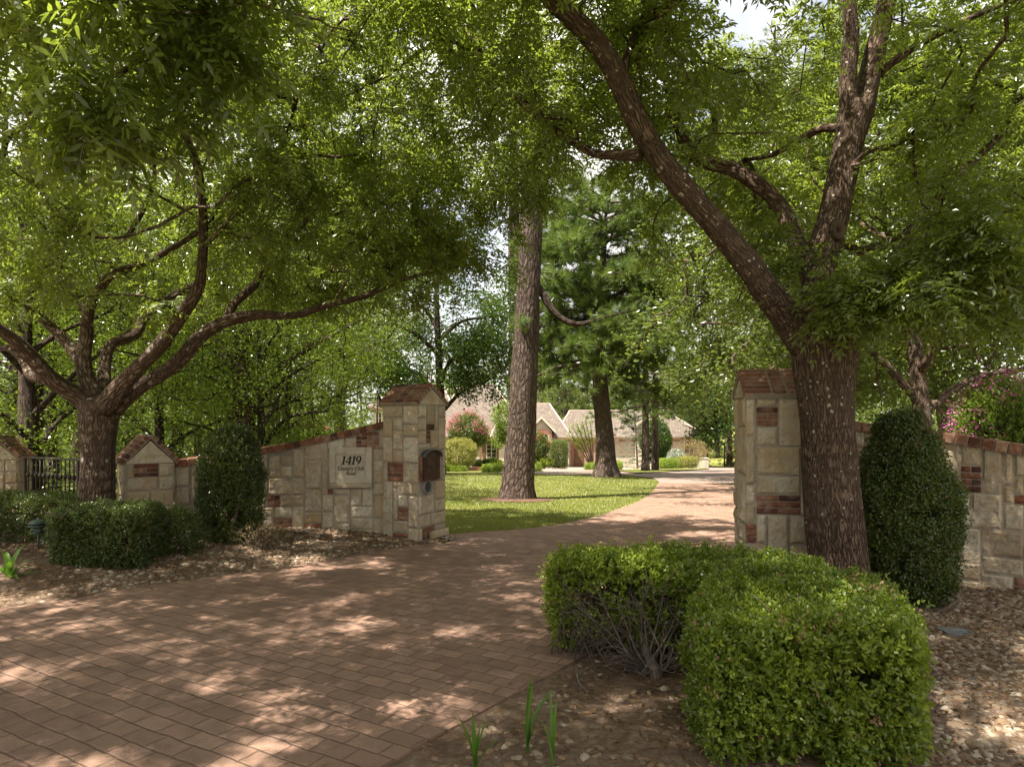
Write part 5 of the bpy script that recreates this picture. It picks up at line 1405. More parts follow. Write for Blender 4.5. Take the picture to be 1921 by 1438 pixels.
# strap-leaved plants
def strap_plant(label, base, blades, seed, wd=.045, group=None, name='strap_leaf_plant'):
    rng = np.random.default_rng(seed); t = thing(name, label, 'plant', base, group); b = np.array(base, float)
    k_ = 1.22 if base[1] < 4 else 1.12
    for (dx, dy, h, bend, w) in blades:
        dx, dy, h, w = dx * k_, dy * k_, h * k_, w * k_ * (1.25 if k_ > 1 else 1)
        mb = MB(); s = np.linspace(0, 1, 12); e = np.array([dx, dy, 0])
        c = b + e * (s ** 1.6)[:, None] + UP * (h * (s - bend * s ** 3))[:, None]
        side = nrm(np.array([-dy, dx, 0]) + np.array([.6, .2, 0]) * (abs(dx) + abs(dy) < .04) + 1e-4); wv = w * np.sin(np.clip(s * .94 + .06, 0, 1) * math.pi) ** .65 * (1 - .45 * s)
        wv = np.maximum(wv, .0015)
        nrmv = nrm(np.cross(nrm(np.gradient(c, axis=0)), side))
        g = np.stack([c - side * wv[:, None] / 2 + nrmv * wv[:, None] * .18, c, c + side * wv[:, None] / 2 + nrmv * wv[:, None] * .18], 1)
        mb.grid(g, np.full(36, rng.uniform(.2, .9))); mb.build('leaf', M['strap'], t, True)
    return t
def shoot(px, py):
    q = onground(px, py)
    for _ in range(5):
        z = float(bedR(q[0], q[1])) + .006; d = (EYE - z) / ((py - HY) / FPX); q = np.array([(px - CX) / FPX * d, d, z])
    return tuple(float(c) for c in q)
strap_plant('broad strap leaved lily clump at the left edge before the hedge', (-5.0, 6.78, .02), [(-.05, -.05, .42, .2, .07), (.10, -.08, .36, .35, .06), (.24, -.04, .30, .5, .06), (-.1, .1, .40, .3, .06), (.16, .12, .34, .4, .05), (.28, .06, .20, .6, .05), (.05, .15, .45, .25, .06), (-.2, 0, .3, .5, .06), (.20, -.16, .22, .6, .05)], 1)
strap_plant('fan of narrow green shoots at the paving edge, lowest in the photo', shoot(892, 1452), [(-.075, .02, .24, .05, .022), (-.012, .0, .245, .03, .020), (.05, .01, .235, .05, .030), (.095, -.02, .17, .15, .026), (.02, .02, .20, .03, .014)], 2, group='green shoots in the soil')
strap_plant('tall green shoot with arching broad leaf, left of two beside paving', shoot(990, 1412), [(.01, .0, .32, .0, .022), (.11, .02, .30, .16, .045), (-.035, .01, .19, .25, .018), (.02, -.02, .30, .0, .024), (.035, .0, .12, .1, .020)], 3, group='green shoots in the soil')
strap_plant('slim curled green shoot between arching shoot and boxwood hedge', shoot(1036, 1436), [(-.045, .0, .20, .1, .038), (-.005, .03, .30, .05, .016), (.02, .03, .26, .05, .020)], 4, group='green shoots in the soil')

# path light
bl = onground(72, 1066); zl = float(bedL(bl[0], bl[1])) + .008; bl = (bl[0], bl[1], zl)
pl = thing('path_light', 'green tiered metal path light in front of the left hedge', 'garden light', bl); B_ = np.array(bl)
mb = MB(); mb.tube([B_ - UP * .06, B_ + UP * .20], .011, 8); mb.build('stake', M['greenmetal'], pl, True)
mb = MB()
for z, r in ((.175, .060), (.215, .078), (.255, .094)): mb.lathe(B_, [(.02, z + .02), (r, z), (r, z + .008), (.03, z + .030)], 20)
mb.build('louvre', M['greenmetal'], pl, True)
mb = MB(); mb.lathe(B_, [(.10, .288), (.102, .296), (.05, .325), (.014, .338), (.012, .350), (.001, .352)], 20); mb.build('cap', M['greenmetal'], pl, True)
mb = MB(); mb.lathe(B_, [(.034, .18), (.034, .29)], 12); mb.build('lens', plain('frosted_lens', (.30, .32, .28), .3), pl, True)

# small things on the ground
cb = np.array([-4.06, 8.42, .10]); blk = thing('concrete_block', 'small grey hollow concrete block at the foot of the short end pillar', 'block', cb)
mb = MB()
for dx in (-.085, 0, .085): mb.box(cb + np.array([dx, 0, .09]), (.028, .14, .18), .2, bevel=.004)
for dy in (-.058, .058): mb.box(cb + np.array([-.2 * dy, dy, .09]), (.142, .026, .176), .2)
mb.build('body', plain('grey_concrete', (.27, .26, .24), .9, 0, .1, (.16, .15, .13), .6, 20), blk)
ss = onground(1795, 1206); zs = float(bedR(ss[0], ss[1])); mb = MB(); a = np.linspace(0, 2 * np.pi, 13)[:-1]; rr = .085 + .018 * np.random.default_rng(2).normal(size=12)
pts = np.stack([ss[0] + rr * np.cos(a) * 1.3, ss[1] + rr * np.sin(a), np.full(12, zs + .005)], 1); mb.prism(pts - UP * .012, UP * .035)
mb.build('stepping_stone', plain('slate_stone', (.16, .17, .175), .8, 0, .2, (.10, .105, .10), .6, 8), None, label='flat blue grey stepping stone lying in pebbles beside the boxwood hedge', cat='stone', origin=(ss[0], ss[1], zs))
b = onground(1088, 1290); b = np.array([b[0], b[1], float(bedR(b[0], b[1]))])
mb = MB(); mb.tube(spline(b + np.array([(-.01, .10, .10), (-.01, .03, .055), (-.005, -.02, .03), (.04, -.12, .012)]), .02), .009, 6, rough=.3); mb.tube(spline(b + np.array([(-.01, .03, .055), (.05, .08, .09), (.12, .11, .10)]), .03), .006, 5)
mb.build('dead_branch', M['greytwig'], None, True, label='small forked dead branch on soil beside the paving', cat='branch', origin=b)
# ------------------------------------------------------------------ pines on the lawn
def g3(px, py, d): 
    p = P(px, py, d); return np.array([p[0], p[1], gz(d)])
b = g3(970, 938, 16)
k = 16 / FPX
forms = [[-.02, 0, -.2, .47], [0, 0, .06, .46], [.02, 0, .3, .40], [.06, 0, .9, .36], [.12, 0, 1.9, .335], [.23, 0, 4.2, .29], [.33, 0, 6.5, .26], [.4, 0, 9.5, .22], [.4, 0, 14, .10], [.4, 0, 17, .02]]
pine = gen_pine('pine_tree', 'tallest straight pine trunk standing on the lawn just inside the gate', b, 101, 17, 9.6, 3.4, .3, 12, 18, .26, .020, forms=forms, nb=40)
# its low crooked limb and a tuft of needles on the bark
mb = MB(); cm = MB(); rng = np.random.default_rng(7)
lb = limb_px([(1005, 530, 16, 7.5), (1040, 585, 15.9, 6.5), (1080, 608, 15.8, 5.5), (1130, 596, 15.7, 4), (1180, 582, 15.6, 3), (1205, 560, 15.6, 1.5)])
mb.tube(lb[:, :3], lb[:, 3], 8, rough=.15)
O = np.vstack([P(985, 600, 15.6) + rng.normal(size=(16, 3)) * .09, lb[rng.integers(len(lb) * 6 // 10, len(lb), 70), :3] + rng.normal(size=(70, 3)) * .16])
needle_tufts(cm, O, nrm(rand_dir(rng, len(O)) + UP * .3), rng, 24, .22, .012)
mb.build('limb', M['darkbark'], pine, True); cm.build('needles', M['needle'], pine)
b = g3(1137, 893, 27)
forms = [[0, 0, -.2, .62], [0, 0, .08, .60], [-.02, 0, .5, .44], [-.05, 0, 1.6, .36], [-.2, 0, 3.2, .31], [-.3, 0, 4.8, .29], [-.3, 0, 6.2, .22], [-.1, .2, 8.5, .13], [.1, .2, 11.5, .03]]
pine2 = gen_pine('pine_tree', 'thick leaning pine with a wide dense needle crown beside the drive', b, 102, 11.3, 4.1, 3.7, .33, 34, 40, .36, .034, forms=forms, nb=84, top=.8, droop=.4)
mb = MB(); cm = MB()
for r in ([(1112, 690, 26.9, 5), (1075, 684, 26.6, 4), (1040, 690, 26.3, 3), (1008, 704, 26, 2)], [(1112, 694, 26.9, 4), (1070, 696, 26.7, 3), (1030, 703, 26.5, 2.2)], [(1130, 670, 27, 8), (1160, 640, 26.8, 6), (1210, 628, 26.5, 4), (1260, 632, 26.2, 2)], [(1115, 672, 27, 7), (1080, 660, 26.7, 5), (1030, 640, 26.4, 3)]):
    q = limb_px(r); mb.tube(q[:, :3], q[:, 3], 6)
    O = q[rng.integers(len(q) * 6 // 10, len(q), 26), :3] + rng.normal(size=(26, 3)) * .25
    needle_tufts(cm, O, nrm(rand_dir(rng, 26) + UP * .3), rng, 18, .25, .022)
mb.build('limb', M['pinebark'], pine2, True); cm.build('needles', M['needle'], pine2)
copy_tree(pine, None, g3(976, 885, 34), 2.2, 1.30, 'tall pine almost hidden behind the nearest pine trunk')
copy_tree(pine, None, g3(1575, 885, 29), 3.3, 1.25, 'tall pine whose trunk hides behind the massive forked tree trunk')
copy_tree(pine, None, g3(1452, 885, 36), 1.1, 1.4, 'tall pine whose trunk hides behind the right gate pillar')
gen_pine('pine_tree', 'dark slim pine, left of a pair of trunks before the house', g3(1211, 884, 36), 103, 11.2, 2.7, 3.8, .19, 20, 24, .30, .036, nb=46, flare=1.5, top=.4)
gen_pine('pine_tree', 'straight slim pine, right of a pair of trunks before the house', g3(1229, 880.5, 39), 104, 10.8, 3.4, 4.2, .20, 20, 24, .32, .038, nb=46, flare=1.3, top=.4)
gen_pine('pine_tree', 'lone pine at the end of the drive beside the basketball hoop', g3(1368, 873, 72), 105, 15, 5.2, 3.6, .30, 14, 22, .5, .06, nb=44, flare=1.7, top=.4)
pj = gen_pine('pine_tree', 'yellow green pine rising over the house roof beside the tall pine trunk', g3(1060, 870, 92), 106, 13.5, 3.6, 4.6, .26, 14, 22, .6, .075, leaf='needle_y', nb=46, top=.45, group='pines behind the house')
for i, (px, d, s, lab) in enumerate([(1100, 96, 1.25, 'pale pine over the low roof ridge, second from the tall trunk'), (1020, 100, 1.45, 'pine half hidden by the tall trunk, above the house ridge'), (1165, 98, 1.35, 'pine standing over the garage roof behind the leaning pine'), (1290, 94, 1.2, 'pine rising behind the hipped right end of the roof'), (1345, 90, 1.3, 'yellow green pine farthest right behind the house'), (1420, 86, 1.1, 'pine glimpsed over the right gate pillar cap')]):
    copy_tree(pj, None, g3(px, 870, d), i * 1.3 + .5, s, lab, 'pines behind the house')

# ------------------------------------------------------------------ broadleaf trees
gen_tree('oak_tree', 'dark dense oak spreading behind the mailbox pillar', 'tree', g3(826, 895, 30), 201, 11.5, 3.1, 4.6, [(-.4, 0, 7.4, 4.3, 4.2, 4.2), (-2.2, -.3, 5.0, 2.6, 2.4, 1.5), (2.0, -.6, 4.6, 2.0, 2.0, 1.5)], 620, 26, .15, .075, .55, .23, 'oak', 'darkbark', thr=-.1)
wp = gen_tree('woodland_tree', 'pale barked forked tree behind the columnar shrub', 'tree', (-6.2, 15.5, gz(15.5)), 202, 9.5, 2.6, 3.9, None, 430, 20, .10, .05, .45, .24, 'wood', 'greybark', group='trees in the left wood', thr=-.05)
wt2 = gen_tree('woodland_tree', 'leafy multi limbed tree in the wood beyond the iron gate', 'tree', (-11.5, 17, gz(17)), 203, 10, 1.8, 4.2, None, 460, 20, .11, .055, .5, .20, 'bright', 'darkbark', group='trees in the left wood', thr=-.05)
for px, d, s, src, rz, lab in [(330, 21, .95, wt2, 2.1, 'sunlit tree in the wood over the low end of the address wall'), (520, 24, 1.0, wp, 1.0, 'slim trunked tree seen above the address wall coping'), (535, 20, .72, wt2, 4.0, 'low bright tree drooping over the middle of the address wall'), (640, 40, 1.6, wp, 3.0, 'shaded tree deep in the wood, left of the flagpole'), (150, 23, 1.05, wp, 4.2, 'tree in the wood framed by the fork of the left tree'), (20, 27, 1.1, wt2, 5.0, 'tree beyond the far short pillar at the left edge'), (430, 33, 1.5, wt2, .8, 'tall tree deep in the wood behind the columnar shrub'), (-60, 18, .95, wp, 2.4, 'tree leaning past the left edge over the iron gate'), (250, 36, 1.25, wp, 5.5, 'distant tree deep in the wood over the short end pillar'), (64, 11.4, .60, wt2, 1.1, 'small leafy tree just behind the iron gate in front of a pine trunk'), (490, 15, .56, wt2, 2.9, 'low leafy tree tucked behind the address wall, left of the plaque'), (300, 14, .58, wt2, .2, 'low leafy tree right behind the short end pillar'), (470, 18, .72, wt2, 3.6, 'leafy tree with drooping spray over the address wall beside the columnar shrub'), (180, 30, 1.2, wt2, 1.7, 'bright tree far beyond the left tree trunk'), (560, 28, 1.05, wt2, 5.2, 'sunlit tree behind the pink blossom over the address wall'), (580, 44, 1.8, wt2, .3, 'distant tree in the gap left of the oak')]:
    copy_tree(src, None, g3(px, 870, d), rz, s, lab, 'trees in the left wood')
gen_pine('pine_tree', 'furrowed pine trunk standing right behind the iron gate', g3(58, 960, 13.5), 107, 15, 6.5, 3.0, .215, 8, 12, .25, .02, nb=26)
tp_ = gen_pine('pine_tree', 'slender bare pine trunk in the wood left of the oak', g3(507, 880, 30), 108, 14, 6.5, 2.6, .20, 8, 12, .3, .025, nb=24, group='slender pine trunks in the left wood')
for px, d, lab in [(372, 34, 'slender pine trunk in the wood over the low wall'), (242, 32, 'slender pine trunk in the wood above the short end pillar cap'), (98, 30, 'slender pine trunk in the wood seen through the iron gate')]:
    copy_tree(tp_, None, g3(px, 880, d), px * .1, .95, lab, 'slender pine trunks in the left wood')
# the right side
rt_ = gen_tree('dense_tree', 'dense shade tree with reddish forked trunk behind the conical shrub', 'tree', (6.3, 10.4, -.02), 204, 8.0, 1.75, 3.6, [(0, 0, 4.6, 3.4, 3.0, 3.0), (-1.6, -.6, 2.6, 1.7, 1.6, 1.0), (1.8, -1.0, 2.6, 1.8, 1.5, 1.1)], 620, 24, .095, .055, .42, .15, 'wood', 'pistbark', group='shade trees behind the right wall', thr=-.08)
for x, y, s, rz, lab in [(10.0, 12.5, 1.1, 2.0, 'shade tree behind the pink crape myrtle at the right edge'), (6.6, 15.5, 1.25, 4.0, 'shade tree standing behind the right gate pillar and trunk'), (11.5, 18, 1.4, 1.0, 'farther shade tree over the right wall'), (8.6, 21.5, 1.3, 5.2, 'distant shade tree to the right of the drive bend'), (13.5, 29, 1.4, 3.1, 'tree beside the drive right of the basketball hoop')]:
    copy_tree(rt_, None, (x, y, gz(y)), rz, s, lab, 'shade trees behind the right wall')
# pink crape myrtle over the right wall
def crape(name, label, c, r, seed, n, leaf, flower, nf, ln, stems, group=None, fl=.5, base=None, fsize=.03, top=.1):
    rng = np.random.default_rng(seed); c = np.array(c, float); r = np.array(r, float)
    base = np.array([c[0], c[1], gz(c[1])]) if base is None else np.array(base)
    t = thing(name, label, 'flowering shrub', base, group)
    d = rand_dir(rng, n); q = c + d * r * (rng.uniform(.2, 1, n) ** .4)[:, None]; q = q[fbm((q - c) / r * 2.5, 2, seed) > -.25]
    mb = MB(); sprigs(mb, q, nrm((q - c) / r), rng, 3, ln, ln * .55, ln * 2, None, 4, .7); mb.build('foliage', M[leaf], t)
    d = rand_dir(rng, nf * 3); d = d[d[:, 2] > top][:nf]; q = c + d * r * rng.uniform(.92, 1.12, (len(d), 1))
    mb = MB(); simple_leaves(mb, q, rng, 16, fsize * 3.2, fsize, fsize * .8, flat=1.1); mb.build('blossom', M[flower], t)
    tm = MB()
    for k in range(stems):
        e = c + rand_dir(rng, 1)[0] * r * .75; e[2] = max(e[2], c[2]); tm.tube(spline(np.array([base + rng.normal(size=3) * np.array([.05, .05, 0]), (base + e) / 2 + rng.normal(size=3) * .08 * r, e]), .15), np.linspace(.03, .01, len(spline(np.array([base, (base + e) / 2, e]), .15)))[:1].repeat(1)[0], 6, cap=False)
    tm.build('stems', M['twig'], t, True)
    return t
crape('crape_myrtle', 'magenta flowering crape myrtle rising behind the right stone wall', (5.80, 7.95, 1.54), (.62, .5, .62), 301, 4200, 'bright', 'magf', 110, .05, 9, None, fsize=.027, top=-.25)

# ------------------------------------------------------------------ far wood
rng = np.random.default_rng(400); C = []
for d0, x0, x1, hmax, n in ((104, -120, 120, 15, 5200), (125, -140, 140, 20, 4200)):
    x = rng.uniform(x0, x1, n); y = d0 + rng.uniform(-6, 8, n)
    top = hmax * (.72 + .35 * vnoise(np.stack([x * .12, x * 0, x * 0 + d0], 1), 4))
    C.append(np.column_stack([x, y, gz(y) + top * rng.uniform(0, 1, n) ** .8]))
for xa, xb, ya, yb, n, hm in ((-62, -14, 46, 60, 2600, 7), (-34, -9, 30, 40, 1100, 3.4), (16, 48, 40, 75, 2600, 9), (-90, -50, 55, 80, 1600, 12)):
    x = rng.uniform(xa, xb, n); y = rng.uniform(ya, yb, n)
    C.append(np.column_stack([x, y, gz(y) + hm * (.7 + .5 * vnoise(np.stack([x * .25, y * .25, x * 0], 1), 6)) * rng.uniform(0, 1, n)]))
C = np.vstack(C); C = C[~((np.abs(C[:, 0] - 3) < 19) & (C[:, 1] < 90))]
mb = MB(); s_ = .16 + .003 * C[:, 1]
for lo, hi in ((0, 70), (70, 200)):
    q = C[(C[:, 1] >= lo) & (C[:, 1] < hi)]; simple_leaves(mb, q, rng, 13, .9 + lo * .01, .28 + lo * .004, .17 + lo * .002)
mb.build('woodland', M['wood'], None, label='mass of distant green woodland closing the view behind house and garden', cat='woodland', kind='stuff')
tm = MB()
for k in range(46):
    x, y = rng.uniform(-60, 60), rng.uniform(88, 112); tm.tube([(x, y, gz(y) - .2), (x + .1, y, gz(y) + 5), (x + rng.normal() * .4, y, gz(y) + 12)], [.28, .22, .10], 6)
tm.build('woodland_trunks', M['darkbark'], None, True, label='thin dark trunks in the distant woodland behind the house', cat='woodland', kind='stuff')
# low undergrowth in the left wood
q = np.column_stack([rng.uniform(-20, -3.2, 900), rng.uniform(12.5, 27, 900)]); q = q[(q[:, 0] < -3.5 - (q[:, 1] - 12.5) * .12) & (fbm(np.column_stack([q * .35, q[:, :1] * 0]), 2, 5) > -.02)]
mb = MB(); simple_leaves(mb, np.column_stack([q, gz(q[:, 1]) + rng.uniform(0, 1, len(q)) ** 1.5 * .9]), rng, 26, .5, .10, .05); mb.build('undergrowth', M['wood'], None, label='low leafy undergrowth in the wood behind the address wall', cat='undergrowth', kind='stuff')

# ------------------------------------------------------------------ the house
HD = 70.0; HS = HD / FPX
def hx(px, d=HD): return (px - CX) / FPX * d
def hz(py, d=HD): return EYE - (py - HY) / FPX * d
def mat_house():
    t = NT('house_stone'); p = t.pos(); m = t.n('ShaderNodeCombineXYZ'); s = t.n('ShaderNodeSeparateXYZ', inp={0: p})
    t.t.links.new(t.math('ADD', s.outputs[0], t.math('MULTIPLY', s.outputs[1], 1.0)), m.inputs[0]); t.t.links.new(s.outputs[2], m.inputs[1])
    b = t.n('ShaderNodeTexBrick', offset=.37, offset_frequency=2, squash=.7, squash_frequency=3, inp={'Vector': m.outputs[0], 'Color1': (0, 0, 0, 1), 'Color2': (1, 1, 1, 1), 'Mortar': (.5, .5, .5, 1), 'Scale': 1.0, 'Mortar Size': .018, 'Brick Width': .62, 'Row Height': .30})
    col = t.ramp(b.outputs['Color'], [(0, (.24, .13, .085)), (.07, (.30, .20, .13)), (.14, (.38, .32, .255)), (.5, (.45, .39, .315)), (1, (.52, .465, .385))])
    col = t.mix(b.outputs['Fac'], col, (.46, .41, .34)); n = t.noise(3, 4, .6, p)
    col = t.mix(t.math('MULTIPLY', n, .3), col, (.36, .27, .18)); t.principled(col, .9, t.bump(b.outputs['Fac'], -.5, .03), .1); return t.m
def mat_roof():
    t = NT('roof_shingle'); p = t.pos(); s = t.n('ShaderNodeSeparateXYZ', inp={0: p}); m = t.n('ShaderNodeCombineXYZ')
    t.t.links.new(t.math('ADD', s.outputs[0], t.math('MULTIPLY', s.outputs[1], .3)), m.inputs[0]); t.t.links.new(s.outputs[2], m.inputs[1])
    b = t.n('ShaderNodeTexBrick', inp={'Vector': m.outputs[0], 'Color1': (0, 0, 0, 1), 'Color2': (1, 1, 1, 1), 'Mortar': (.0, .0, .0, 1), 'Scale': 1.0, 'Mortar Size': .018, 'Brick Width': .30, 'Row Height': .13})
    n = t.noise(.7, 4, .6, p)
    col = t.ramp(b.outputs['Color'], [(0, (.105, .087, .070)), (.5, (.145, .122, .099)), (1, (.195, .167, .137))]); col = t.mix(t.math('MULTIPLY', n, .5), col, (.15, .122, .095))
    col = t.mix(b.outputs['Fac'], col, (.08, .06, .05)); t.principled(col, .92, t.bump(b.outputs['Color'], .5, .03), .1); return t.m
M['hstone'], M['roof'] = mat_house(), mat_roof()
M['fascia'] = plain('brown_fascia', (.16, .095, .055), .7); M['trim'] = plain('cream_trim', (.55, .48, .37), .7, 0, .2, (.42, .36, .27), .5)
M['glass'] = plain('dark_window_glass', (.025, .028, .03), .08, 0, .6); M['door'] = plain('brown_wood', (.14, .075, .042), .6, 0, .3, (.09, .045, .025), .6, 8)
M['shut'] = plain('brown_shutter', (.17, .10, .06), .7); M['hbrick'] = plain('red_house_brick', (.33, .165, .105), .9, 0, .1, (.22, .10, .06), .6, 3)
zg = gz(70.0) - .05
house = thing('stone_house', 'long pale stone house with tan hipped roofs beyond the lawn', 'house', (hx(1010), 74, zg))
def wallbox(x0, x1, y0, y1, z1, mat='hstone', nm='wall'):
    mb = MB(); mb.box(((x0 + x1) / 2, (y0 + y1) / 2, (zg + z1) / 2), (x1 - x0, y1 - y0, z1 - zg)); return mb.build(nm, M[mat], house)
def roofhip(x0, x1, y0, y1, ze, zr, hipl, hipr, oh=.5, nm='roof', gable=False):
    """hipped roof with ridge along X; hip runs at each end"""
    x0 -= oh; x1 += oh; y0 -= oh; y1 += oh; ym = (y0 + y1) / 2; mb = MB(); th = .22
    a = [np.array(q) for q in ((x0, y0, ze), (x1, y0, ze), (x1, y1, ze), (x0, y1, ze))]; r0, r1 = np.array((x0 + hipl, ym, zr)), np.array((x1 - hipr, ym, zr))
    for f in ([a[0], a[1], r1, r0], [a[2], a[3], r0, r1], [a[1], a[2], r1], [a[3], a[0], r0]): mb.poly(f)
    mb.poly([q - UP * .02 for q in a[::-1]])
    o = mb.build(nm, M['roof'], house)
    fb = MB()
    for p, q in ((a[0], a[1]), (a[1], a[2]), (a[2], a[3]), (a[3], a[0])):
        fb.poly([p - UP * th, q - UP * th, q + UP * .0, p + UP * .0])
    fb.poly([q - UP * th for q in a[::-1]]); fb.build('fascia', M['fascia'], o)
    # pale ridge and hip caps
    rc = MB()
    for p, q in ((r0, r1), (a[1], r1), (a[0], r0)): rc.tube([p + UP * .02, q + UP * .02], .09, 5)
    rc.build('ridge_cap', plain('ridge_tile', (.38, .30, .25), .9), o)
    return o
ze = hz(819)
# right wing
wallbox(hx(1062), hx(1316), 70, 81, ze)
roofhip(hx(1050), hx(1318), 70, 81, ze, hz(770.5, 75.5), 2, 3.2)
# centre block, taller
wallbox(hx(936), hx(1066), 69.0, 82, ze)
roofhip(hx(930), hx(1062), 69.0, 82, ze, hz(757.5, 75.5), 1.5, 1.9)
# left block
wallbox(hx(826), hx(938), 71, 84, hz(818, 71))
roofhip(hx(822), hx(990), 71, 85, hz(818, 71), hz(722, 78), 2.0, 4.2)
wallbox(hx(678), hx(830), 76, 86, hz(764, 76), 'hstone')
roofhip(hx(676), hx(832), 76, 86, hz(764, 76), hz(728, 81), 2.5, 1.5)
# arched windows
def arch_pts(x0, x1, z0, z1, y, m=10):
    r = (x1 - x0) / 2; c = (x0 + x1) / 2; zs = z1 - r * .55
    return [(x0, y, z0), (x1, y, z0)] + [(c + r * math.cos(q), y, zs + r * .55 * math.sin(q)) for q in np.linspace(0, math.pi, m)]
def window(x0, x1, z0, z1, y, cols, rows, lab=None, brickarch=True, frame='trim'):
    fr_ = MB(); fr_.prism(arch_pts(x0 - .12, x1 + .12, z0 - .1, z1 + .12, y - .06), (0, .16, 0)); f = fr_.build('window', M[frame], house)
    gl_ = MB(); gl_.prism(arch_pts(x0, x1, z0, z1, y - .075), (0, .03, 0)); gl_.build('pane', M['glass'], f)
    mu = MB()
    for k in range(1, cols): mu.box((x0 + (x1 - x0) * k / cols, y - .09, (z0 + z1) / 2 - .03), (.09 if k * 2 == cols else .045, .03, z1 - z0 - .06))
    for k in range(1, rows): mu.box(((x0 + x1) / 2, y - .088, z0 + (z1 - z0) * k / rows), (x1 - x0, .024, .045))
    mu.build('muntin', M[frame], f)
    if brickarch:
        r = (x1 - x0) / 2 + .14; c = (x0 + x1) / 2; zs = z1 - (x1 - x0) * .275; ba = MB()
        for k in range(13):
            q = math.pi * (k + .5) / 13; rot = np.stack([(math.sin(q), 0, -math.cos(q)), (0, 1, 0), (math.cos(q), 0, math.sin(q))], 1)
            ba.box((c + (r + .13) * math.cos(q), y - .03, zs + (r * .62 + .13) * math.sin(q)), (.11, .14, .26), rot=rot)
        ba.build('brick_arch', M['hbrick'], f)
    return f
# front dormer gable with the arched window
gx0, gx1, gc = hx(989, 68.2), hx(1042, 68.2), hx(1015.5, 68.2)
zb_, zt_ = hz(811, 68.2), hz(783, 68.2)
mb = MB(); mb.prism([(gx0 + .35, 68.2, zg), (gx1 - .35, 68.2, zg), (gx1 - .35, 68.2, zb_ + .1), (gc, 68.2, zt_ - .12), (gx0 + .35, 68.2, zb_ + .1)], (0, 2.2, 0)); mb.build('gable_wall', M['hstone'], house)
def gable_roof(gx0, gx1, gc, zb_, zt_, y0, y1, nm='gable_roof'):
    mb = MB()
    for xa in (gx0, gx1):
        mb.prism([(xa, y0, zb_), (gc, y0, zt_), (gc, y0, zt_ + .14), (xa + (.0), y0, zb_ + .16)], (0, y1 - y0, 0))
    o = mb.build(nm, M['roof'], house)
    tb = MB()
    for xa in (gx0, gx1):
        tb.prism([(xa, y0 - .06, zb_ - .08), (gc, y0 - .06, zt_ - .10), (gc, y0 - .06, zt_ + .17), (xa, y0 - .06, zb_ + .18)], (0, .055, 0))
    tb.build('barge_board', M['trim'], o); return o
gable_roof(gx0, gx1, gc, zb_, zt_, 67.9, 74)
window(hx(1012.5, 68.2), hx(1028, 68.2), hz(836, 68.2), hz(813.5, 68.2), 68.2, 2, 3)
# french window with shutters under the porch
window(hx(913), hx(930), hz(867), hz(826), 71, 2, 5)
for a_, b_ in ((904, 911), (932, 938)):
    mb = MB(); mb.box(((hx(a_) + hx(b_)) / 2, 70.94, (hz(867) + hz(827)) / 2), (hx(b_) - hx(a_), .08, hz(827) - hz(867)), bevel=.02)
    for kk in range(12): mb.box(((hx(a_) + hx(b_)) / 2, 70.89, hz(866) + (hz(828) - hz(866)) * (kk + .5) / 12), (hx(b_) - hx(a_) - .1, .03, .09))
    mb.build('shutter', M['shut'], house)
mb = MB(); mb.prism([(hx(900), 69.2, hz(817)), (hx(942), 69.2, hz(817)), (hx(942), 71.2, hz(809)), (hx(900), 71.2, hz(809))], (0, 0, .18)); mb.build('porch_roof', M['roof'], house)
for px in (902, 940):
    mb = MB(); mb.box((hx(px), 69.4, (zg + hz(817)) / 2), (.22, .22, hz(817) - zg)); mb.build('porch_post', M['fascia'], house)
window(hx(706, 76), hx(715, 76), hz(795, 76), hz(773, 76), 76, 2, 2, brickarch=False)
# carriage arch: flat panel coloured darker to stand for the shaded recess
mb = MB(); xa, xb = hx(1077), hx(1124)
mb.prism(arch_pts(xa - .3, xb + .3, zg + .02, hz(819.5), 69.9), (0, .2, 0)); ar = mb.build('entry_arch', M['hbrick'], house)
mb = MB(); mb.prism(arch_pts(xa + .25, xb - .25, zg + .03, hz(824), 69.86), (0, .1, 0)); mb.build('arch_shade_panel', plain('shaded_recess_stone', (.34, .215, .15), .9, 0, .1, (.22, .13, .09), .6, 4), ar)
mb = MB(); mb.box((hx(1085.5), 69.82, zg + 1.05), (.9, .08, 2.1), bevel=.02); mb.box((hx(1085.5), 69.77, zg + 1.5), (.6, .04, .7), bevel=.02); mb.box((hx(1085.5), 69.77, zg + .6), (.6, .04, .6), bevel=.02); mb.build('door', M['door'], ar)
# small gable over the side window
gable_roof(hx(1187), hx(1230), hx(1209), hz(801, 69), hz(781, 69), 68.9, 73, 'gable_roof')
mb = MB(); mb.prism([(hx(1191), 69.6, zg), (hx(1226), 69.6, zg), (hx(1226), 69.6, hz(801, 69.6)), (hx(1209), 69.6, hz(784, 69.6)), (hx(1191), 69.6, hz(801, 69.6))], (0, .8, 0)); mb.build('gable_wall', M['hstone'], house)
window(hx(1202), hx(1216), hz(850), hz(815), 69.6, 2, 4)
window(hx(1285), hx(1300), hz(850), hz(826), 70, 2, 3, brickarch=False)
# blue grey dormer slope
mb = MB(); mb.prism([(hx(915, 73), 73, hz(805, 73)), (hx(935, 73), 73, hz(805, 73)), (hx(935, 73), 73, hz(775, 73))], (0, 1.5, 0)); mb.build('dormer', plain('grey_dormer', (.26, .27, .28), .8), house)

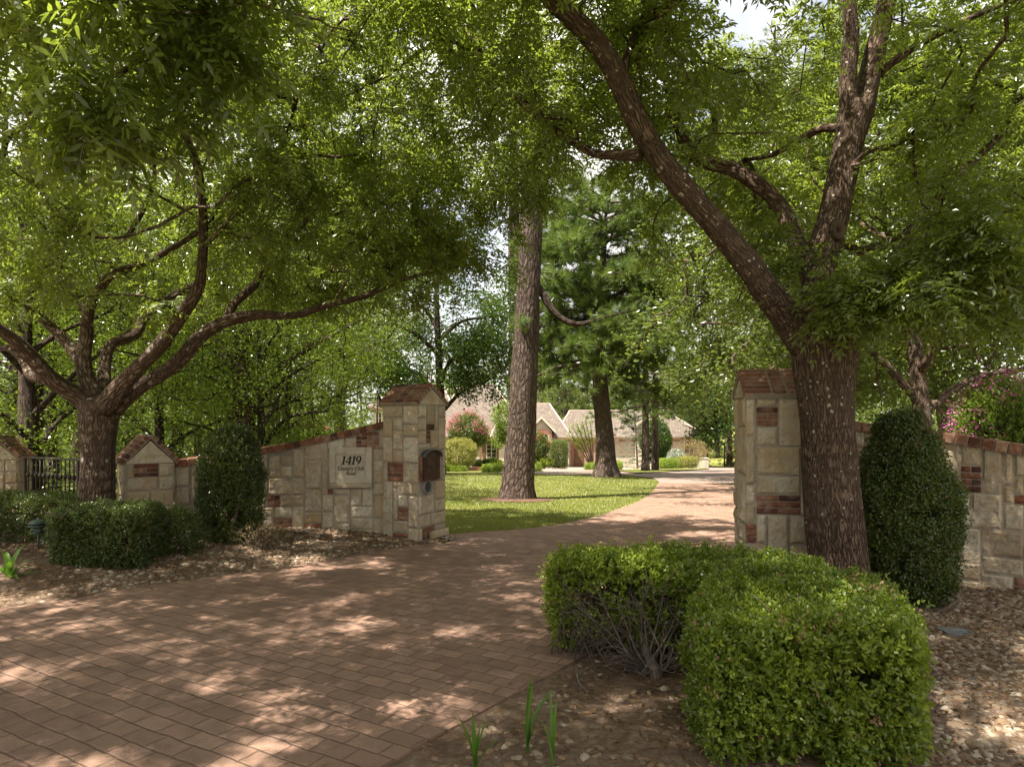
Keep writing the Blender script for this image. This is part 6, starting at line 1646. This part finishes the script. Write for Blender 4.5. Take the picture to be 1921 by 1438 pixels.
# flag
FZ = 31.0
fp_ = (hx(708, FZ), FZ, gz(FZ)); fl = thing('flagpole', 'dark flagpole with limp red, white and blue flag left of the gate pillar', 'flagpole', fp_)
mb = MB(); mb.tube([fp_, (fp_[0], fp_[1], hz(736, FZ))], .03, 8); mb.lathe((fp_[0], fp_[1], hz(736, FZ)), [(.03, 0), (.05, .04), (.03, .08), (.001, .09)], 10); mb.build('pole', M['iron'], fl, True)
fm = NT('flag_cloth'); tn = fm.tone(); fm.principled(fm.ramp(tn, [(0, (.45, .03, .05)), (.34, (.75, .73, .70)), (.67, (.03, .045, .16))], 'CONSTANT'), .8)
mb = MB(); zt2, zb2 = hz(739, FZ), hz(767, FZ); nxs, nzs = 26, 40
for k in range(13):
    s = np.linspace(k / 13, (k + 1) / 13, 3); zz_ = np.linspace(0, 1, nzs)
    S_, Z_ = np.meshgrid(s, zz_, indexing='ij')
    X_ = fp_[0] + .03 + (.26 * S_ * (.35 + .65 * Z_)) + .025 * np.sin(S_ * 14); Y_ = FZ + .06 * np.sin(S_ * 17 + Z_ * 2)
    Zc = zt2 + (zb2 - zt2) * (Z_ * .85 + S_ * .15)
    mb.grid(np.stack([X_, Y_, Zc], -1), np.where(Z_.ravel() < .33 + .1 * S_.ravel(), .8, .1 if k % 2 == 0 else .5))
mb.build('flag', fm.m, fl, True)

# ------------------------------------------------------------------ planting round the house
def farshrub(name, lab, cat, px0, px1, py0, py1, d, leaf, seed, n=900, boxy=True, ln=.13, dy=None, group=None, stem=.2, p=2.2, lump=.06):
    x0, x1, z0, z1 = hx(px0, d), hx(px1, d), hz(py1, d), hz(py0, d); c = ((x0 + x1) / 2, d, (z0 + z1) / 2); h = ((x1 - x0) / 2, dy or (x1 - x0) / 2, (z1 - z0) / 2)
    h = (h[0], min(h[1], 1.2) if boxy else h[1], h[2])
    f = rbox(c, h, .18) if boxy else ellipsoid(c, h, p)
    return shrub(name, lab, cat, f, np.array(c) - h - .1, np.array(c) + h + .1, n, seed, leaf, ln, ln * .6, stem, 2, .3, lump, 2, 4, group, (c[0], c[1], z0), 3)
farshrub('low_hedge', 'low golden green box hedge beside the oak trunk on the lawn', 'hedge', 828, 876, 874.5, 886.5, 38, 'lime', 501, 1400, ln=.08, dy=.45, group='low clipped hedges by the house', stem=.12)
farshrub('low_hedge', 'long low clipped hedge running behind the tall pine trunk', 'hedge', 904, 1015, 872, 888.5, 36, 'lime', 502, 3000, ln=.08, dy=.5, group='low clipped hedges by the house', stem=.12)
farshrub('low_hedge', 'yellow green clipped hedge beside the twin trunks, lower left part', 'hedge', 1234, 1272, 861, 877, 52, 'lime', 503, 1300, ln=.10, dy=.7, group='low clipped hedges by the house', stem=.15)
farshrub('low_hedge', 'yellow green clipped hedge below the weeping silver tree', 'hedge', 1266, 1306, 857.5, 875.5, 53, 'gold', 504, 1300, ln=.10, dy=.7, group='low clipped hedges by the house', stem=.15)
for a_, b_, c_, e_, d_, sd_, lab in [(1098, 1111, 868.5, 884.5, 45, 505, 'clipped boxwood cube on the court, leftmost of the set'), (1110, 1125, 868.5, 886, 44, 506, 'clipped boxwood cube touching the leaning pine on its left'), (1150, 1167, 867.5, 885.5, 44, 507, 'clipped boxwood cube peeking out right of the leaning pine'), (1118, 1167, 863, 872, 49, 508, 'low boxwood row behind the leaning pine')]:
    farshrub('boxwood_cube', lab, 'shrub', a_, b_, c_, e_, d_, 'lime', sd_, 700, ln=.07, dy=.35, group='clipped boxwoods on the court', stem=.12)
farshrub('round_bush', 'rounded lime green bush at the foot of the arched window', 'shrub', 1001, 1037, 855, 877, 60, 'lime', 509, 1200, False, .12)
farshrub('topiary_shrub', 'tall flat topped green shrub left of the entry arch', 'shrub', 1033, 1063, 826, 876, 62, 'wood', 510, 2200, True, .12, dy=.8)
farshrub('holly_cone', 'dark glossy cone shaped holly behind the twin trunks', 'tree', 1200, 1259, 785, 868, 60, 'oak', 511, 4200, False, .15, p=1.7)
farshrub('yellow_bush', 'yellowish rounded bush below the pink crape myrtle', 'shrub', 834, 893, 822, 876, 55, 'gold', 512, 2000, False, .14, lump=.2)
for a_, b_, c_, e_, sd_, lf, lab in [(886, 905, 864, 875, 521, 'wood', 'small green plant under the french window, leftmost of a row'), (905, 918, 863, 875, 522, 'oak', 'dark leafy plant under the french window'), (917, 932, 860, 875, 523, 'lime', 'pale round hydrangea below the brown shutter'), (930, 942, 864, 875, 524, 'lime', 'pale hydrangea against the tall pine trunk'), (838, 852, 870, 877, 525, 'gold', 'tiny round shrub behind the low hedge near the oak')]:
    farshrub('border_plant', lab, 'plant', a_, b_, c_, e_, 58, lf, sd_, 420, False, .14, group='border plants under the house windows')
crape('crape_myrtle', 'round pink crape myrtle between oak trunk and french window', (hx(878, 58), 58, hz(810, 58)), (1.75, 1.5, 1.65), 302, 2600, 'wood', 'pinkf', 60, .16, 7, 'crape myrtles by the house', fsize=.10, top=.0)
crape('crape_myrtle', 'red tipped crape myrtle touching the right edge of the tall trunk', (hx(1010, 60), 60, hz(840, 60)), (1.0, .9, 1.5), 303, 1300, 'wood', 'redf', 12, .16, 6, 'crape myrtles by the house', fsize=.10, top=.1)
crape('crape_myrtle', 'pink crape myrtle tips seen above the middle of the address wall', (hx(577, 26), 26, hz(812, 26)), (.7, .6, .55), 304, 900, 'wood', 'pinkf', 40, .09, 6, 'crape myrtles by the house', fsize=.05, top=.1)
# slim pale tree left of the tall pine
gen_tree('young_tree', 'slim pale green young tree just left of the tall pine trunk', 'tree', g3(950, 878, 56), 205, 5.6, 1.9, 1.3, [(0, 0, 3.9, 1.25, 1.2, 1.8), (-.5, 0, 2.4, .8, .8, .6)], 150, 20, .17, .09, .4, .07, 'bright', 'twig', limbs=5)
# leaning multi-stem crape myrtle without flowers
t = thing('multi_stem_tree', 'bare stemmed vase shaped small tree in front of the entry arch', 'tree', g3(1112, 872, 58)); B_ = np.array(t.location); rng = np.random.default_rng(55); tm, cm = MB(), MB()
for (px, py) in [(1068, 808), (1075, 800), (1082, 796), (1092, 790), (1100, 786), (1107, 790), (1088, 806), (1072, 818), (1096, 800)]:
    e = np.array([hx(px, 57), 57 + rng.normal() * .3, hz(py, 57)]); q = spline(np.array([B_ + rng.normal(size=3) * .06, B_ * .55 + e * .45 + np.array([.1, 0, -.1]), e]), .15)
    tm.tube(q, np.linspace(.07, .025, len(q)), 6, cap=False)
    for _ in range(26):
        w = rng.uniform(.52, 1.08); p = q[min(int(w * len(q)), len(q) - 1)]; cm_p = p + rng.normal(size=3) * .14
        sprigs(cm, cm_p[None], nrm((e - B_) + rng.normal(size=3) * .8)[None], rng, 3, .17, .07, .3, None, 4, .5)
tm.build('stems', M['twig'], t, True); cm.build('foliage', M['bright'], t)
# blue atlas cedar, weeping silver tree
def layered(name, lab, base, H, reach, seed, leaf, n, weep, group=None, lean=0):
    rng = np.random.default_rng(seed); t = thing(name, lab, 'tree', base); B = np.array(base, float); tm, cm = MB(), MB()
    tr = spline(np.array([B - UP * .1, B + np.array([lean * .3, 0, H * .4]), B + np.array([lean, 0, H])]), .15); tm.tube(tr, np.linspace(.09, .02, len(tr)), 7)
    for k in range(n):
        f = (k + rng.uniform()) / n; p = tr[int(f * .97 * (len(tr) - 1) * (1 if not weep else .4) + (0 if not weep else .6 * (len(tr) - 1)))]; a = k * 2.4
        ln_ = reach * (1 - .65 * f) * rng.uniform(.7, 1.15) if not weep else reach * rng.uniform(.6, 1.1)
        s = np.linspace(0, 1, 8)[:, None]; d = np.array([math.cos(a), math.sin(a) * .8, 0])
        q = p + d * ln_ * s + UP * ((.25 * s - .30 * s ** 2) * ln_ if not weep else (.6 * s - 1.25 * s ** 2) * ln_)
        tm.tube(q, np.linspace(.025, .008, 8), 4, cap=False)
        pts = q[rng.integers(1, 8, 20)] + rng.normal(size=(20, 3)) * np.array([.12, .12, .04]) * (1 if not weep else .6)
        needle_tufts(cm, pts, nrm(np.tile(d, (20, 1)) - UP * (.1 if not weep else 1.2) + .3 * rand_dir(rng, 20)), rng, 16, .16, .03)
    tm.build('trunk', M['twig'], t, True); cm.build('crown', M[leaf], t); return t
layered('cedar_tree', 'sparse blue green cedar with layered branches before the garage', g3(1196, 876, 58), 6.4, 2.3, 61, 'blue', 42, False, lean=-.4)
layered('weeping_tree', 'small silvery weeping conifer above the yellow green hedge', g3(1268, 874, 56), 1.75, .95, 62, 'silver', 24, True)
gen_tree('airy_shrub', 'airy tawny leaved shrub near the right end of the house', 'shrub', g3(1300, 874, 60), 206, 2.6, .7, 1.3, None, 70, 12, .12, .06, .35, .04, 'tawny', 'twig', limbs=5)
mt = gen_tree('magnolia_tree', 'glossy dark magnolia at the right end of the house roof', 'tree', g3(1326, 873, 68), 207, 10.5, 2.6, 3.0, [(0, 0, 5.4, 2.6, 2.4, 3.6), (-.6, -.5, 7.4, 2.6, 2.2, 2.2)], 330, 20, .32, .16, .7, .2, 'oak', 'darkbark')
# utility cabinet, hoop
uc = g3(1314, 872, 62); ub = thing('utility_cabinet', 'pale grey utility cabinet at the right corner of the house', 'cabinet', uc)
mb = MB(); mb.box(uc + UP * .5, (1.3, .8, 1.0), bevel=.03); mb.build('body', plain('pale_grey_paint', (.44, .42, .38), .6, 0, .3, (.36, .34, .30), .5), ub)
mb = MB(); mb.box(uc + UP * 1.03, (1.38, .88, .06), bevel=.02); mb.build('lid', M['trim'], ub)
mb = MB(); mb.box(uc + np.array([.1, -.415, .5]), (.5, .03, .7), bevel=.01); mb.build('door', M['trim'], ub)
bb = g3(1359, 873, 69); bh = thing('basketball_hoop', 'basketball hoop on a dark pole beside the lone pine', 'basketball hoop', bb)
mb = MB(); mb.tube([bb, bb + UP * 2.45], .07, 8); mb.tube([bb + UP * 2.4, bb + np.array([-.5, -.3, 2.75])], .04, 6); mb.build('pole', M['iron'], bh, True)
mb = MB(); mb.box(bb + np.array([-.75, -.45, 3.0]), (.95, .05, .85), .9, bevel=.01); mb.build('backboard', plain('grey_acrylic', (.30, .33, .32), .3), bh)
mb = MB(); aa = np.linspace(0, 2 * np.pi, 17); mb.tube(np.stack([bb[0] - 1.0 + .23 * np.cos(aa), bb[1] - .62 + .23 * np.sin(aa), np.full(17, bb[2] + 2.72)], 1), .02, 5, cap=False); mb.build('rim', M['rust'], bh, True)
mb = MB(); mb.lathe((bb[0] - 1.0, bb[1] - .62, bb[2]), [(.22, 2.71), (.16, 2.5), (.13, 2.3)], 10); mb.build('net', M['trim'], bh)
# red brick edging in front of the border
ed = MB()
for k, px in enumerate(np.linspace(878, 905, 8)): ed.box((hx(px, 42), 42, gz(42) + .12), (.11, .2, .22), tone=k / 8, bevel=.01)
ed.build('brick_edging', M['brick'], None, label='low red brick edging between the two lime hedges', cat='edging', origin=(hx(892, 42), 42, gz(42)))
# mulch ring under the big pine
q = []
mb = MB(); a = np.linspace(0, 2 * np.pi, 41); rs = np.linspace(.2, .85, 6)
pr_ = np.array([[(.12 + r * 1.05 * math.cos(t_) * (1 + .12 * math.sin(3 * t_)), 15.95 + r * math.sin(t_), 0) for t_ in a] for r in rs]); pr_[..., 2] = gz(pr_[..., 1]) + .022 + (.05 * (1 - (rs - .2) / .65))[:, None]
mb.grid(pr_, flip=True); mb.build('mulch_ring', plain('red_brown_mulch', (.13, .075, .05), .95, 0, .1, (.07, .04, .03), .8, 9, .8, .02), None, True, kind='structure')
